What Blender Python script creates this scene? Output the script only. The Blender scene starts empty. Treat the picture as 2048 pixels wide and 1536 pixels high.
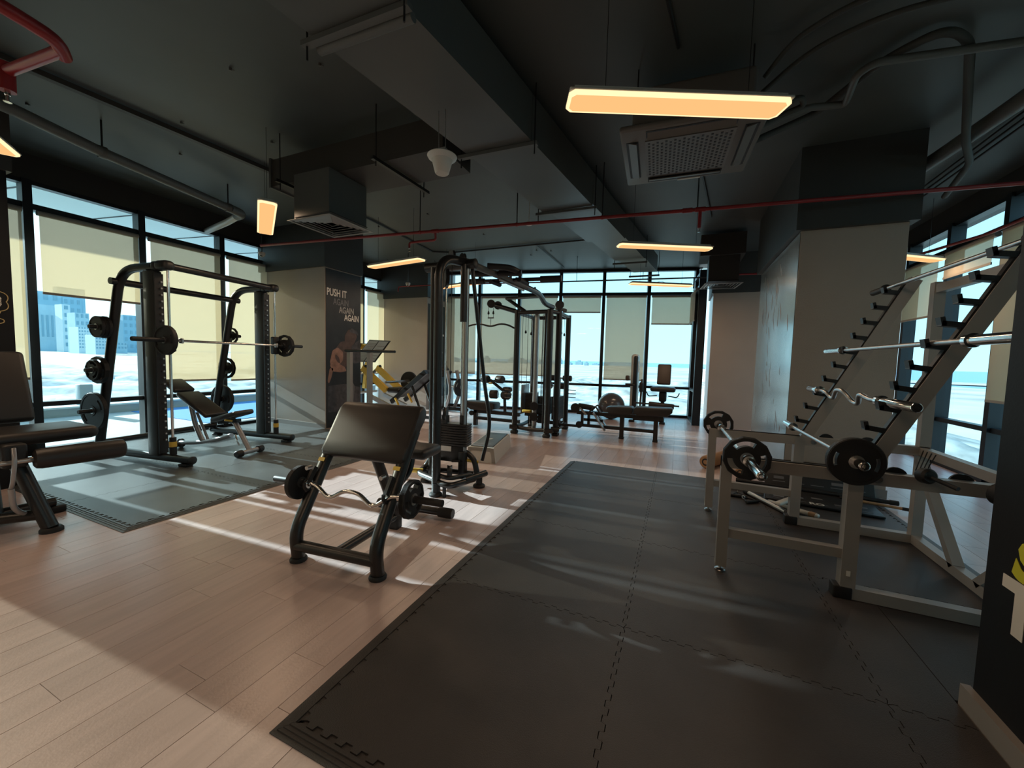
import bpy, bmesh, math, random
from mathutils import Vector, Matrix, Quaternion
random.seed(7)
R = math.radians
scene = bpy.context.scene
COL = scene.collection
# ------------------------------------------------------------------ camera
cam_d = bpy.data.cameras.new('camera'); cam = bpy.data.objects.new('camera', cam_d); COL.objects.link(cam)
cam_d.sensor_width = 36.0; cam_d.lens = 36.0 * 770.0 / 2048.0
cam_d.clip_start = 0.05; cam_d.clip_end = 30000
CX = Vector((0.91723051, 0.39746953, 0.02657368))
CU = -Vector((0.05000593, -0.04870337, -0.99756072))
CB = -Vector((-0.39520576, 0.91632197, -0.06454805))
cam.matrix_world = Matrix(((CX.x, CU.x, CB.x, 0), (CX.y, CU.y, CB.y, 0), (CX.z, CU.z, CB.z, 1.35), (0, 0, 0, 1)))
scene.camera = cam
# ------------------------------------------------------------------ view
vs = scene.view_settings
vs.view_transform = 'Standard'; vs.look = 'None'; vs.gamma = 1.0; vs.exposure = 0.0; vs.use_curve_mapping = False
# ------------------------------------------------------------------ world: hazy sky, brighter towards the sun
SUN_TRAVEL = Vector((1.0, 0.049, -0.335)).normalized()
w = bpy.data.worlds.new('sky'); scene.world = w; w.use_nodes = True
nt = w.node_tree; nt.nodes.clear()
out = nt.nodes.new('ShaderNodeOutputWorld'); bg = nt.nodes.new('ShaderNodeBackground')
tc = nt.nodes.new('ShaderNodeTexCoord'); sep = nt.nodes.new('ShaderNodeSeparateXYZ')
ramp = nt.nodes.new('ShaderNodeValToRGB')
ramp.color_ramp.elements[0].position = 0.0; ramp.color_ramp.elements[0].color = (0.52, 0.82, 0.92, 1)
ramp.color_ramp.elements[1].position = 0.75; ramp.color_ramp.elements[1].color = (0.16, 0.40, 0.72, 1)
e = ramp.color_ramp.elements.new(0.22); e.color = (0.42, 0.74, 0.92, 1)
dotn = nt.nodes.new('ShaderNodeVectorMath'); dotn.operation = 'DOT_PRODUCT'; dotn.inputs[1].default_value = -SUN_TRAVEL
mr = nt.nodes.new('ShaderNodeMapRange'); mr.inputs[1].default_value = 0.25; mr.inputs[2].default_value = 1.0; mr.interpolation_type = 'SMOOTHSTEP'
mx = nt.nodes.new('ShaderNodeMix'); mx.data_type = 'RGBA'; mx.inputs[7].default_value = (0.74, 0.90, 0.92, 1)
L = nt.links.new
L(tc.outputs['Generated'], sep.inputs[0]); L(sep.outputs['Z'], ramp.inputs[0])
L(tc.outputs['Generated'], dotn.inputs[0]); L(dotn.outputs['Value'], mr.inputs[0]); L(mr.outputs[0], mx.inputs[0])
L(ramp.outputs[0], mx.inputs[6]); L(mx.outputs[2], bg.inputs[0]); bg.inputs[1].default_value = 1.5
L(bg.outputs[0], out.inputs[0])
# ------------------------------------------------------------------ sun
sd = bpy.data.lights.new('sun', 'SUN'); sd.energy = 11.5; sd.angle = R(0.6); sd.color = (0.95, 1.0, 0.99)
sun = bpy.data.objects.new('sun', sd); COL.objects.link(sun)
sun.rotation_euler = SUN_TRAVEL.to_track_quat('-Z', 'Y').to_euler()
vs.exposure = 0.48
scene.cycles.max_bounces = 10; scene.cycles.diffuse_bounces = 6; scene.cycles.transparent_max_bounces = 16
scene.cycles.caustics_reflective = False; scene.cycles.caustics_refractive = False
scene.cycles.sample_clamp_indirect = 4.0

# ------------------------------------------------------------------ materials
M = {}
def mat(name, col, rough=0.5, metal=0.0, spec=0.5, noise=None, bump=None, rnd=0.0, emit=None, coat=0.0):
    """noise=(scale, amount[, stretch]) varies colour; bump=(scale, strength); rnd = per-object value variation"""
    m = bpy.data.materials.new(name); m.use_nodes = True
    t = m.node_tree; b = t.nodes['Principled BSDF']
    b.inputs['Base Color'].default_value = (*col, 1); b.inputs['Roughness'].default_value = rough
    b.inputs['Metallic'].default_value = metal; b.inputs['Specular IOR Level'].default_value = spec
    b.inputs['Coat Weight'].default_value = coat
    tcn = t.nodes.new('ShaderNodeTexCoord')
    src = None
    if noise:
        n = t.nodes.new('ShaderNodeTexNoise'); n.inputs['Scale'].default_value = noise[0]; n.inputs['Detail'].default_value = 5
        if len(noise) > 2:
            mp = t.nodes.new('ShaderNodeMapping'); mp.inputs['Scale'].default_value = noise[2]
            t.links.new(tcn.outputs['Object'], mp.inputs[0]); t.links.new(mp.outputs[0], n.inputs['Vector'])
        else:
            t.links.new(tcn.outputs['Object'], n.inputs['Vector'])
        r = t.nodes.new('ShaderNodeMapRange'); a = noise[1]
        r.inputs[1].default_value = 0.3; r.inputs[2].default_value = 0.7
        r.inputs[3].default_value = 1 - a; r.inputs[4].default_value = 1 + a
        t.links.new(n.outputs[0], r.inputs[0]); src = r.outputs[0]
    if rnd:
        oi = t.nodes.new('ShaderNodeObjectInfo'); r2 = t.nodes.new('ShaderNodeMapRange')
        r2.inputs[3].default_value = 1 - rnd; r2.inputs[4].default_value = 1 + rnd
        t.links.new(oi.outputs['Random'], r2.inputs[0])
        if src:
            mm = t.nodes.new('ShaderNodeMath'); mm.operation = 'MULTIPLY'
            t.links.new(src, mm.inputs[0]); t.links.new(r2.outputs[0], mm.inputs[1]); src = mm.outputs[0]
        else: src = r2.outputs[0]
    if src:
        h = t.nodes.new('ShaderNodeHueSaturation'); h.inputs['Color'].default_value = (*col, 1)
        t.links.new(src, h.inputs['Value']); t.links.new(h.outputs[0], b.inputs['Base Color'])
    if bump:
        n2 = t.nodes.new('ShaderNodeTexNoise'); n2.inputs['Scale'].default_value = bump[0]; n2.inputs['Detail'].default_value = 3
        t.links.new(tcn.outputs['Object'], n2.inputs['Vector'])
        bp = t.nodes.new('ShaderNodeBump'); bp.inputs['Strength'].default_value = bump[1]; bp.inputs['Distance'].default_value = 0.01
        t.links.new(n2.outputs[0], bp.inputs['Height']); t.links.new(bp.outputs[0], b.inputs['Normal'])
    if emit:
        b.inputs['Emission Color'].default_value = (*emit[0], 1); b.inputs['Emission Strength'].default_value = emit[1]
    M[name] = m
    return m
mat('floor_wood', (0.54, 0.425, 0.405), 0.32, spec=0.75, noise=(3.0, 0.10, (7, 0.8, 1)), bump=(90, 0.06), rnd=0.07)
mat('rubber_mat', (0.034, 0.0295, 0.0285), 0.50, spec=0.6, noise=(2.2, 0.35), bump=(260, 0.25))
mat('rubber_mat_sunlit', (0.066, 0.070, 0.070), 0.34, spec=1.0, noise=(2.2, 0.25), bump=(260, 0.25))  # same rubber as the other mat, colour lightened as if sunlit
mat('ceiling_paint', (0.072, 0.080, 0.076), 0.5, noise=(1.2, 0.10), bump=(14, 0.04))
mat('duct_paint', (0.085, 0.092, 0.088), 0.42, noise=(1.5, 0.08), bump=(5, 0.04))
mat('dark_paint', (0.040, 0.038, 0.035), 0.55, noise=(2, 0.1), bump=(60, 0.05))
mat('beige_wall', (0.40, 0.33, 0.28), 0.29, noise=(1.5, 0.05), bump=(130, 0.16))
mat('black_wall', (0.007, 0.008, 0.010), 0.6, spec=0.3, bump=(80, 0.04))
mat('poster_print', (0.018, 0.020, 0.024), 0.45, noise=(4, 0.3))
mat('frame_alu', (0.016, 0.020, 0.024), 0.42, metal=0.3)
mat('baseboard_grey', (0.27, 0.25, 0.235), 0.5)
mat('black_metal', (0.010, 0.0105, 0.011), 0.34, spec=0.6, bump=(400, 0.04))
mat('black_plastic', (0.012, 0.012, 0.013), 0.48)
mat('vinyl_black', (0.020, 0.0175, 0.017), 0.44, spec=0.55, bump=(420, 0.10))
mat('rubber_black', (0.010, 0.010, 0.011), 0.58, bump=(220, 0.08))
mat('chrome', (0.75, 0.74, 0.72), 0.14, metal=1.0)
mat('steel', (0.52, 0.52, 0.52), 0.32, metal=1.0)
mat('grey_metal', (0.29, 0.28, 0.265), 0.42, spec=0.5, noise=(3, 0.06))
mat('upright_grey', (0.026, 0.030, 0.030), 0.4)
mat('silver_paint', (0.40, 0.40, 0.41), 0.35, metal=0.6)
mat('red_pipe', (0.26, 0.020, 0.022), 0.36, noise=(6, 0.12))
mat('white_plastic', (0.62, 0.60, 0.55), 0.42)
mat('ac_plastic', (0.13, 0.12, 0.11), 0.45)
mat('yellow_paint', (0.72, 0.48, 0.07), 0.4)
mat('yellow_print', (0.62, 0.62, 0.035), 0.5)
mat('white_print', (0.75, 0.73, 0.68), 0.5)
mat('grey_print', (0.14, 0.14, 0.15), 0.5)
mat('blind_rail', (0.42, 0.39, 0.34), 0.5)
mat('dark_glass', (0.01, 0.01, 0.012), 0.08)
mat('wood_roll', (0.42, 0.24, 0.12), 0.5, noise=(8, 0.15))
mat('pipe_grey', (0.10, 0.105, 0.10), 0.5)
mat('pipe_foam', (0.055, 0.058, 0.055), 0.7, bump=(60, 0.1))
mat('cable_black', (0.012, 0.012, 0.012), 0.5)
mat('sand', (0.44, 0.45, 0.41), 0.9, noise=(0.04, 0.35), bump=(0.3, 0.6))
mat('sand_rough', (0.40, 0.42, 0.39), 0.95, noise=(0.5, 0.45), bump=(2.0, 0.9))
mat('sea', (0.16, 0.34, 0.48), 0.35)
mat('terrace_tile', (0.42, 0.45, 0.44), 0.7, noise=(2, 0.06))
mat('terrace_wall', (0.34, 0.38, 0.39), 0.7, noise=(2, 0.06))
mat('blue_turf', (0.03, 0.20, 0.50), 0.8)
mat('facade_pale_haze', (0.40, 0.56, 0.62), 0.8, noise=(0.08, 0.06))  # far facade and window colours paled towards blue to paint in haze
mat('facade_blue_haze', (0.28, 0.46, 0.55), 0.8)
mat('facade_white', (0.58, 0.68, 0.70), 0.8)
mat('far_window_haze', (0.20, 0.36, 0.44), 0.3)
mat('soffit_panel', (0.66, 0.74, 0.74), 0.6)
mat('far_shore_haze', (0.40, 0.55, 0.60), 0.9)  # pale blue tint stands in for haze over the shore buildings
def emis(name, col, st):
    m = bpy.data.materials.new(name); m.use_nodes = True; t = m.node_tree; t.nodes.clear()
    o = t.nodes.new('ShaderNodeOutputMaterial'); en = t.nodes.new('ShaderNodeEmission')
    en.inputs[0].default_value = (*col, 1); en.inputs[1].default_value = st
    t.links.new(en.outputs[0], o.inputs[0]); M[name] = m
emis('lamp_glow', (1.0, 0.48, 0.19), 0.84)
emis('lamp_edge', (1.0, 0.70, 0.38), 1.05)
def glass_mat():
    m = bpy.data.materials.new('window_glass'); m.use_nodes = True; t = m.node_tree; t.nodes.clear()
    o = t.nodes.new('ShaderNodeOutputMaterial'); tr = t.nodes.new('ShaderNodeBsdfTransparent'); gl = t.nodes.new('ShaderNodeBsdfGlossy')
    tr.inputs[0].default_value = (0.70, 0.865, 0.89, 1); gl.inputs['Roughness'].default_value = 0.02
    fr = t.nodes.new('ShaderNodeFresnel'); fr.inputs[0].default_value = 1.35; mxs = t.nodes.new('ShaderNodeMixShader')
    t.links.new(fr.outputs[0], mxs.inputs[0]); t.links.new(tr.outputs[0], mxs.inputs[1]); t.links.new(gl.outputs[0], mxs.inputs[2])
    t.links.new(mxs.outputs[0], o.inputs[0]); M['window_glass'] = m
glass_mat()
def blind_mat():
    m = bpy.data.materials.new('blind_fabric'); m.use_nodes = True; t = m.node_tree; t.nodes.clear()
    o = t.nodes.new('ShaderNodeOutputMaterial'); d = t.nodes.new('ShaderNodeBsdfDiffuse'); tl = t.nodes.new('ShaderNodeBsdfTranslucent')
    tr = t.nodes.new('ShaderNodeBsdfTransparent')
    d.inputs[0].default_value = (0.62, 0.57, 0.50, 1); tl.inputs[0].default_value = (0.19, 0.165, 0.105, 1)
    a = t.nodes.new('ShaderNodeAddShader'); mxs = t.nodes.new('ShaderNodeMixShader'); mxs.inputs[0].default_value = 0.47; tr.inputs[0].default_value = (1.0, 0.88, 0.77, 1)
    t.links.new(d.outputs[0], a.inputs[0]); t.links.new(tl.outputs[0], a.inputs[1])
    t.links.new(a.outputs[0], mxs.inputs[1]); t.links.new(tr.outputs[0], mxs.inputs[2]); t.links.new(mxs.outputs[0], o.inputs[0])
    M['blind_fabric'] = m
blind_mat()

# ------------------------------------------------------------------ mesh builder
def V(*a): return Vector(a[0]) if len(a) == 1 else Vector(a)
def fillet(pts, rad, n=5, closed=False):
    """round the inner corners of a polyline"""
    pts = [V(p) for p in pts]; res = [] if closed else [pts[0]]
    rng = range(len(pts)) if closed else range(1, len(pts) - 1)
    for i in rng:
        p, a, b = pts[i], pts[i - 1], pts[(i + 1) % len(pts)]
        r = rad[i] if isinstance(rad, (list, tuple)) else rad
        da, db = (a - p), (b - p); la, lb = da.length, db.length
        r = min(r, la * 0.49, lb * 0.49)
        if r < 1e-5: res.append(p); continue
        s, e_ = p + da / la * r, p + db / lb * r
        for k in range(n + 1):
            t = k / n; res.append(s * (1 - t) ** 2 + p * 2 * t * (1 - t) + e_ * t * t)
    if not closed: res.append(pts[-1])
    return res
class MB:
    def __init__(s): s.v = []; s.f = []; s.sm = []
    def add(s, vs_, fs, smooth=False):
        o = len(s.v); s.v += [tuple(v) for v in vs_]; s.f += [tuple(i + o for i in f) for f in fs]; s.sm += [smooth] * len(fs)
        return s
    def box(s, c, size, rz=0.0, mtx=None):
        hx, hy, hz = size[0] / 2, size[1] / 2, size[2] / 2
        m = mtx if mtx is not None else Matrix.Rotation(rz, 3, 'Z')
        vs_ = [V(c) + m @ V(x, y, z) for x in (-hx, hx) for y in (-hy, hy) for z in (-hz, hz)]
        return s.add(vs_, [(0, 1, 3, 2), (4, 6, 7, 5), (0, 4, 5, 1), (2, 3, 7, 6), (0, 2, 6, 4), (1, 5, 7, 3)])
    def bb(s, x0, x1, y0, y1, z0, z1):
        return s.box(((x0 + x1) / 2, (y0 + y1) / 2, (z0 + z1) / 2), (abs(x1 - x0), abs(y1 - y0), abs(z1 - z0)))
    def beam(s, a, b, w_, h_, up=(0, 0, 1)):
        a, b = V(a), V(b); d = (b - a); ln = d.length; d.normalize(); u = V(up)
        if abs(d.dot(u)) > 0.98: u = V(0, 1, 0)
        x = d.cross(u).normalized(); u = x.cross(d)
        m = Matrix((x, d, u)).transposed()
        return s.box((a + b) / 2, (w_, ln, h_), mtx=m)
    def tube(s, pts, r, n=10, closed=False, ry=None, up=None):
        pts = [V(p) for p in pts]; k = len(pts); rings = []
        rr = r if isinstance(r, (list, tuple)) else [r] * k
        def tang(i):
            if closed: return (pts[(i + 1) % k] - pts[i - 1]).normalized()
            if i == 0: return (pts[1] - pts[0]).normalized()
            if i == k - 1: return (pts[-1] - pts[-2]).normalized()
            return ((pts[i + 1] - pts[i]).normalized() + (pts[i] - pts[i - 1]).normalized()).normalized()
        t0 = tang(0); u = V(up) if up else (V(0, 0, 1) if abs(t0.z) < 0.9 else V(1, 0, 0))
        u = (u - t0 * u.dot(t0)).normalized(); prev = t0
        vs_ = []
        for i in range(k):
            t = tang(i)
            if i: 
                q = prev.rotation_difference(t); u = q @ u; u = (u - t * u.dot(t)).normalized(); prev = t
            x = t.cross(u)
            e2 = ry if ry else None
            for j in range(n):
                a = 2 * math.pi * j / n
                vs_.append(pts[i] + x * math.cos(a) * rr[i] + u * math.sin(a) * ((e2 if e2 else rr[i])))
        fs = []
        m = k if closed else k - 1
        for i in range(m):
            i2 = (i + 1) % k
            for j in range(n):
                j2 = (j + 1) % n; fs.append((i * n + j, i * n + j2, i2 * n + j2, i2 * n + j))
        s.add(vs_, fs, True)
        if not closed:
            o = len(s.v) - len(vs_)
            s.f.append(tuple(o + j for j in range(n))[::-1]); s.sm.append(False)
            s.f.append(tuple(o + (k - 1) * n + j for j in range(n))); s.sm.append(False)
        return s
    def cyl(s, a, b, r, n=14, r2=None):
        return s.tube([a, b], [r, r if r2 is None else r2], n)
    def lathe(s, prof, o=(0, 0, 0), axis=(0, 0, 1), n=24, smooth=True):
        """prof = [(radius, height)...]; closes with caps when radius 0"""
        ax = V(axis).normalized(); u = V(1, 0, 0) if abs(ax.x) < 0.9 else V(0, 1, 0)
        u = (u - ax * u.dot(ax)).normalized(); x = ax.cross(u); o = V(o); vs_ = []; fs = []
        for (r_, h_) in prof:
            for j in range(n):
                a = 2 * math.pi * j / n; vs_.append(o + ax * h_ + (u * math.cos(a) + x * math.sin(a)) * max(r_, 1e-5))
        for i in range(len(prof) - 1):
            for j in range(n):
                j2 = (j + 1) % n; fs.append((i * n + j, i * n + j2, (i + 1) * n + j2, (i + 1) * n + j))
        return s.add(vs_, fs, smooth)
    def prism(s, poly, o, ex, ey, ez, depth, smooth_side=False):
        """polygon (list of 2d) in plane (ex,ey) at o, extruded depth along ez"""
        o, ex, ey, ez = V(o), V(ex), V(ey), V(ez); n = len(poly)
        a = [o + ex * p[0] + ey * p[1] for p in poly]; b = [p + ez * depth for p in a]
        s.add(a + b, [tuple(range(n))[::-1], tuple(range(n, 2 * n))], False)
        o2 = len(s.v) - 2 * n
        for i in range(n):
            j = (i + 1) % n; s.f.append((o2 + i, o2 + j, o2 + n + j, o2 + n + i)); s.sm.append(smooth_side)
        return s
    def rbox(s, c, size, r, mtx=None, rz=0.0, seg=3):
        bm = bmesh.new(); bmesh.ops.create_cube(bm, size=1.0)
        bmesh.ops.scale(bm, vec=V(size), verts=bm.verts)
        bmesh.ops.bevel(bm, geom=list(bm.edges), offset=min(r, min(size) * 0.49), segments=seg, profile=0.5, affect='EDGES')
        m = mtx if mtx is not None else Matrix.Rotation(rz, 3, 'Z')
        bm.verts.index_update()
        vs_ = [V(c) + m @ v.co for v in bm.verts]; fs = [tuple(v.index for v in f.verts) for f in bm.faces]
        bm.free(); return s.add(vs_, fs, True)
    def mesh(s, name, material, off=(0, 0, 0)):
        me = bpy.data.meshes.new(name)
        o = V(off)
        me.from_pydata([tuple(V(v) - o) for v in s.v], [], s.f)
        me.polygons.foreach_set('use_smooth', s.sm); me.materials.append(M[material]); me.update()
        bm = bmesh.new(); bm.from_mesh(me); bmesh.ops.recalc_face_normals(bm, faces=bm.faces); bm.to_mesh(me); bm.free()
        if any(s.sm): me.set_sharp_from_angle(angle=R(42))
        return me
    def build(s, name, material, parent=None, label=None, cat=None, group=None, kind=None, world=True, root=None):
        """world=True: coordinates are world ones; the origin goes to the parent's root"""
        off = (0, 0, 0)
        if parent is not None and world:
            p = parent
            off = V(0, 0, 0)
            while p is not None: off = off + p.location; p = p.parent
        o = bpy.data.objects.new(name, s.mesh(name, material, off)); COL.objects.link(o); o.parent = parent
        tag(o, label, cat, group, kind); return o
def tag(o, label=None, cat=None, group=None, kind=None):
    if label: o['label'] = label
    if cat: o['category'] = cat
    if group: o['group'] = group
    if kind: o['kind'] = kind
    return o
def thing(name, label, cat, loc=(0, 0, 0), rz=0.0, group=None, kind=None):
    o = bpy.data.objects.new(name, None); COL.objects.link(o); o.location = loc; o.rotation_euler = (0, 0, rz)
    o.empty_display_size = 0.1
    return tag(o, label, cat, group, kind)
def copy_tree(o, parent=None):
    c = o.copy(); COL.objects.link(c); c.parent = parent
    for ch in list(o.children): copy_tree(ch, c)
    return c
def dup(o, loc, rz=None, label=None, group=None):
    c = copy_tree(o); c.location = loc
    if rz is not None: c.rotation_euler[2] = rz
    if label: c['label'] = label
    if group: c['group'] = group
    return c
def single(name, mb, material, label, cat, group=None, kind=None, origin=None):
    """a thing of one mesh; origin = world point for the object's origin"""
    o = bpy.data.objects.new(name, mb.mesh(name, material, origin or (0, 0, 0))); COL.objects.link(o)
    if origin: o.location = origin
    return tag(o, label, cat, group, kind)
def text_mb(txt, size, ox, ex, ey, ez, depth=0.002, xs=1.0, bold=0.0, align='LEFT', shear=0.0):
    """flat lettering as a mesh laid in the plane (ex, ey)"""
    cu = bpy.data.curves.new('t', 'FONT'); cu.body = txt; cu.size = size; cu.offset = bold; cu.extrude = depth / 2; cu.align_x = align; cu.shear = shear
    cu.resolution_u = 3
    ob = bpy.data.objects.new('t', cu); COL.objects.link(ob)
    dg = bpy.context.evaluated_depsgraph_get(); me = bpy.data.meshes.new_from_object(ob.evaluated_get(dg))
    mb = MB(); ox, ex, ey, ez = V(ox), V(ex), V(ey), V(ez)
    mb.add([ox + ex * v.co.x * xs + ey * v.co.y + ez * v.co.z for v in me.vertices], [tuple(p.vertices) for p in me.polygons])
    bpy.data.objects.remove(ob); bpy.data.curves.remove(cu); bpy.data.meshes.remove(me)
    return mb
# ================================================================== THE SETTING
ZC = 3.68                                   # ceiling
XL, XR = -7.42, 3.50                        # window walls
BO = V(-6.04, 9.15, 0); BD = V(0.9786, 0.2061, 0).normalized(); BN = V(BD.y, -BD.x, 0)   # back window wall
YB = -4.5                                   # wall behind the camera
# floor slab and planks
floor = MB().bb(XL - 0.2, XR + 0.2, YB - 0.2, 10.9, -0.3, -0.012).build('floor', 'floor_wood', kind='structure', label='pinkish wood plank floor of the gym')
def inside_mat(x0, x1, y0, y1):
    for (a, b, c, d) in ((-7.35, -3.72, 1.45, 4.9), (-1.22, 1.84, 0.95, 4.95)):
        if x0 > a and x1 < b and y0 > c and y1 < d: return True
    return False
PW, PL = 0.19, 1.22
planks = []
ix = 0; x = XL
while x < XR:
    y = YB - random.random() * PL
    while y < 10.8:
        y0, y1 = max(y, YB), min(y + PL, 10.8)
        if y1 - y0 > 0.05 and not inside_mat(x, x + PW, y0, y1): planks.append((x, min(x + PW, XR), y0, y1))
        y += PL
    x += PW
def plank_rank(p):
    cx, cy = (p[0] + p[1]) / 2, (p[2] + p[3]) / 2
    depth = -cx * 0.395 + cy * 0.916
    side = cx * 0.917 + cy * 0.397
    if depth < 0.4 or abs(side) > depth * 1.45: return 1e9
    if depth * 0.9 < 1.25: return 1e9 if depth < 0.9 else depth
    return depth
planks.sort(key=plank_rank)
pm = {}
rest = MB()
for i, (x0, x1, y0, y1) in enumerate(planks):
    if i < 290:
        k = (round(x1 - x0, 3), round(y1 - y0, 3))
        if k not in pm:
            g = 0.0006; a, b = k[0] / 2 - g, k[1] / 2 - g; c = 0.001
            mb = MB()
            vs_ = [(-a, -b, -0.012), (a, -b, -0.012), (a, b, -0.012), (-a, b, -0.012), (-a, -b, -c), (a, -b, -c), (a, b, -c), (-a, b, -c), (-a + c, -b + c, 0), (a - c, -b + c, 0), (a - c, b - c, 0), (-a + c, b - c, 0)]
            mb.add(vs_, [(0, 1, 5, 4), (1, 2, 6, 5), (2, 3, 7, 6), (3, 0, 4, 7), (4, 5, 9, 8), (5, 6, 10, 9), (6, 7, 11, 10), (7, 4, 8, 11), (8, 9, 10, 11)])
            pm[k] = mb.mesh('plank', 'floor_wood')
        o = bpy.data.objects.new('plank', pm[k]); COL.objects.link(o); o.parent = floor
        o.location = ((x0 + x1) / 2, (y0 + y1) / 2, 0)
    else:
        g = 0.0012; rest.bb(x0 + g, x1 - g, y0 + g, y1 - g, -0.012, 0)
rest.build('plank_field', 'floor_wood', floor, kind='stuff')
# ceiling slab, wall behind the camera
_be = [BO + BD * 6.75 - BN * 0.12, BO - BD * 0.4 - BN * 0.12]
MB().prism([(XL - 0.3, YB - 0.3), (XR + 0.3, YB - 0.3), (XR + 0.3, 10.45), (_be[0].x, _be[0].y), (_be[1].x, _be[1].y), (XL - 0.3, 9.3)], (0, 0, ZC), (1, 0, 0), (0, 1, 0), (0, 0, 1), 0.3).build('ceiling', 'ceiling_paint', kind='structure', label='dark painted concrete ceiling')
MB().bb(XL - 0.3, XR + 0.3, YB - 0.3, YB, 0, ZC).build('wall_rear', 'beige_wall', kind='structure', label='plain wall behind the viewpoint')
# ---------------------------------------------------------------- window bays and blinds
wn = [0]
def bay(O, D, N, s0, s1, ztop, ztr, zr, first=False):
    """one glazed bay between mullions at s0 and s1 along O + D*s; N points into the room"""
    wn[0] += 1
    O, D, N = V(O), V(D), V(N); P = lambda s, n, z: O + D * s + N * n + V(0, 0, z)
    root = thing('window_%d' % wn[0], None, None, P((s0 + s1) / 2, 0, 0), kind='structure')
    fr = MB()
    def bar(a0, a1, z0, z1, n0, n1):
        fr.prism([(a0, z0), (a1, z0), (a1, z1), (a0, z1)], O + N * n0, D, V(0, 0, 1), N, n1 - n0)
    m = 0.04
    bar(s0 + m, s1 - m, 0.0, 0.06, -0.06, 0.05); bar(s0 + m, s1 - m, ztop - 0.05, ztop, -0.06, 0.05)
    fr.build('window_frame', 'frame_alu', root)
    fr = MB(); bar(s0 + m, s1 - m, ztr - 0.035, ztr + 0.035, -0.06, 0.05); fr.build('transom', 'frame_alu', root)
    fr = MB(); bar(s0 + m, s1 - m, zr - 0.03, zr + 0.03, -0.06, 0.05); fr.build('rail', 'frame_alu', root)
    fr = MB(); bar(s1 - m, s1 + m, 0.0, ztop, -0.08, 0.08); fr.build('mullion', 'frame_alu', root)
    if first:
        fr = MB(); bar(s0 - m, s0 + m, 0.0, ztop, -0.08, 0.08); fr.build('mullion', 'frame_alu', root)
    for (z0, z1) in ((0.06, zr - 0.03), (zr + 0.03, ztr - 0.035), (ztr + 0.035, ztop - 0.05)):
        g = MB(); c0, c1 = P(s0 + m, -0.02, z0), P(s1 - m, -0.02, z1)
        g.add([P(s0 + m, -0.02, z0), P(s1 - m, -0.02, z0), P(s1 - m, -0.02, z1), P(s0 + m, -0.02, z1)], [(0, 1, 2, 3)])
        g.build('pane', 'window_glass', root)
    return root
bl_first = [0]
def blind(O, D, N, s0, s1, ztr, zb, label, group='roller blinds along the windows'):
    O, D, N = V(O), V(D), V(N); P = lambda s, n, z: O + D * s + N * n + V(0, 0, z)
    a, b = s0 + 0.06, s1 - 0.06
    root = thing('roller_blind', label, 'blind', P((s0 + s1) / 2, 0.105, ztr), group=group)
    MB().cyl(P(a, 0.105, ztr - 0.075), P(b, 0.105, ztr - 0.075), 0.032, 12).build('roller', 'blind_rail', root)
    f = MB()
    f.prism([(a + 0.01, zb), (b - 0.01, zb), (b - 0.01, ztr - 0.07), (a + 0.01, ztr - 0.07)], O + N * 0.132, D, V(0, 0, 1), N, 0.0012)
    fo = f.build('fabric', 'blind_fabric', root)
    r = MB(); r.prism([(a + 0.01, zb - 0.03), (b - 0.01, zb - 0.03), (b - 0.01, zb), (a + 0.01, zb)], O + N * 0.126, D, V(0, 0, 1), N, 0.014)
    r.build('bottom_rail', 'blind_rail', root)
    return root
# left window wall
lw = [2.05 + 1.085 * k for k in range(-6, 7)]
LO, LD, LN = (XL, 0, 0), (0, 1, 0), (1, 0, 0)
blb = {}
for k in range(len(lw) - 1):
    if 0.6 < lw[k] < 0.7 or True:
        bay(LO, LD, LN, lw[k], lw[k + 1], 3.37, 3.06, 0.62, first=(k == 0))
names = {5: (0.97, 'roller blind in the narrow window gap beside the black logo column'),
         6: (2.03, 'half-lowered yellow-lit roller blind above the view of the city towers'),
         7: (0.88, 'long yellow-lit roller blind behind the middle of the smith machine'),
         8: (0.86, 'long yellow-lit roller blind beside the push-it column'),
         9: (0.7, 'added low roller blind hidden behind the push-it column'),  # added unseen to cut sun bands on the back floor
         10: (0.9, 'sunlit roller blind hidden mostly behind the push-it column'),
         11: (0.9, 'narrow bright yellow roller blind seen right of the push-it poster')}
for k in range(len(lw) - 1):
    zb, lab = names.get(k, (0.5 if k % 2 else 0.4, 'roller blind on the left windows beside the viewpoint, out of the picture'))  # unseen blinds, lowered to soften the sun on the near floor
    blind(LO, LD, LN, 1.47 if k == 5 else lw[k], lw[k + 1], 3.06, zb, lab)
MB().bb(XL - 0.25, XL + 0.05, YB, 9.2, 3.37, ZC).build('wall_left', 'dark_paint', kind='structure', label='dark bulkhead above the left windows')
# back window wall
bw = [-0.07 + 1.09 * k for k in range(7)]
blab = {0: (0.95, 'grey roller blind at the left end of the back windows, behind the cable tower'), 1: (0.95, 'grey roller blind behind the lat pulldown bar, left half'),
        2: (0.95, 'grey roller blind directly behind the multi-station'), 3: (2.60, 'short roller blind right of the multi-station'),
        4: (0.92, 'long grey roller blind behind the exercise ball'), 5: (2.32, 'short roller blind above the seated machine with brown backrest')}
for k in range(6):
    bay(BO, BD, BN, bw[k], bw[k + 1], 3.66, 3.06, 0.74, first=(k == 0))
    blind(BO, BD, BN, bw[k], bw[k + 1], 3.06, blab[k][0], blab[k][1])
# return window at the right end of the back wall
RO = BO + BD * bw[6]
bay((RO.x, RO.y, 0), (0.09, -1, 0), (-1, -0.09, 0), 0.05, 1.16, 3.06 + 0.31, 3.06, 0.74)
blind((RO.x, RO.y, 0), (0.09, -1, 0), (-1, -0.09, 0), 0.18, 1.16, 3.06, 2.32, 'narrow roller blind on the side return beside the far beige column')
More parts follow.
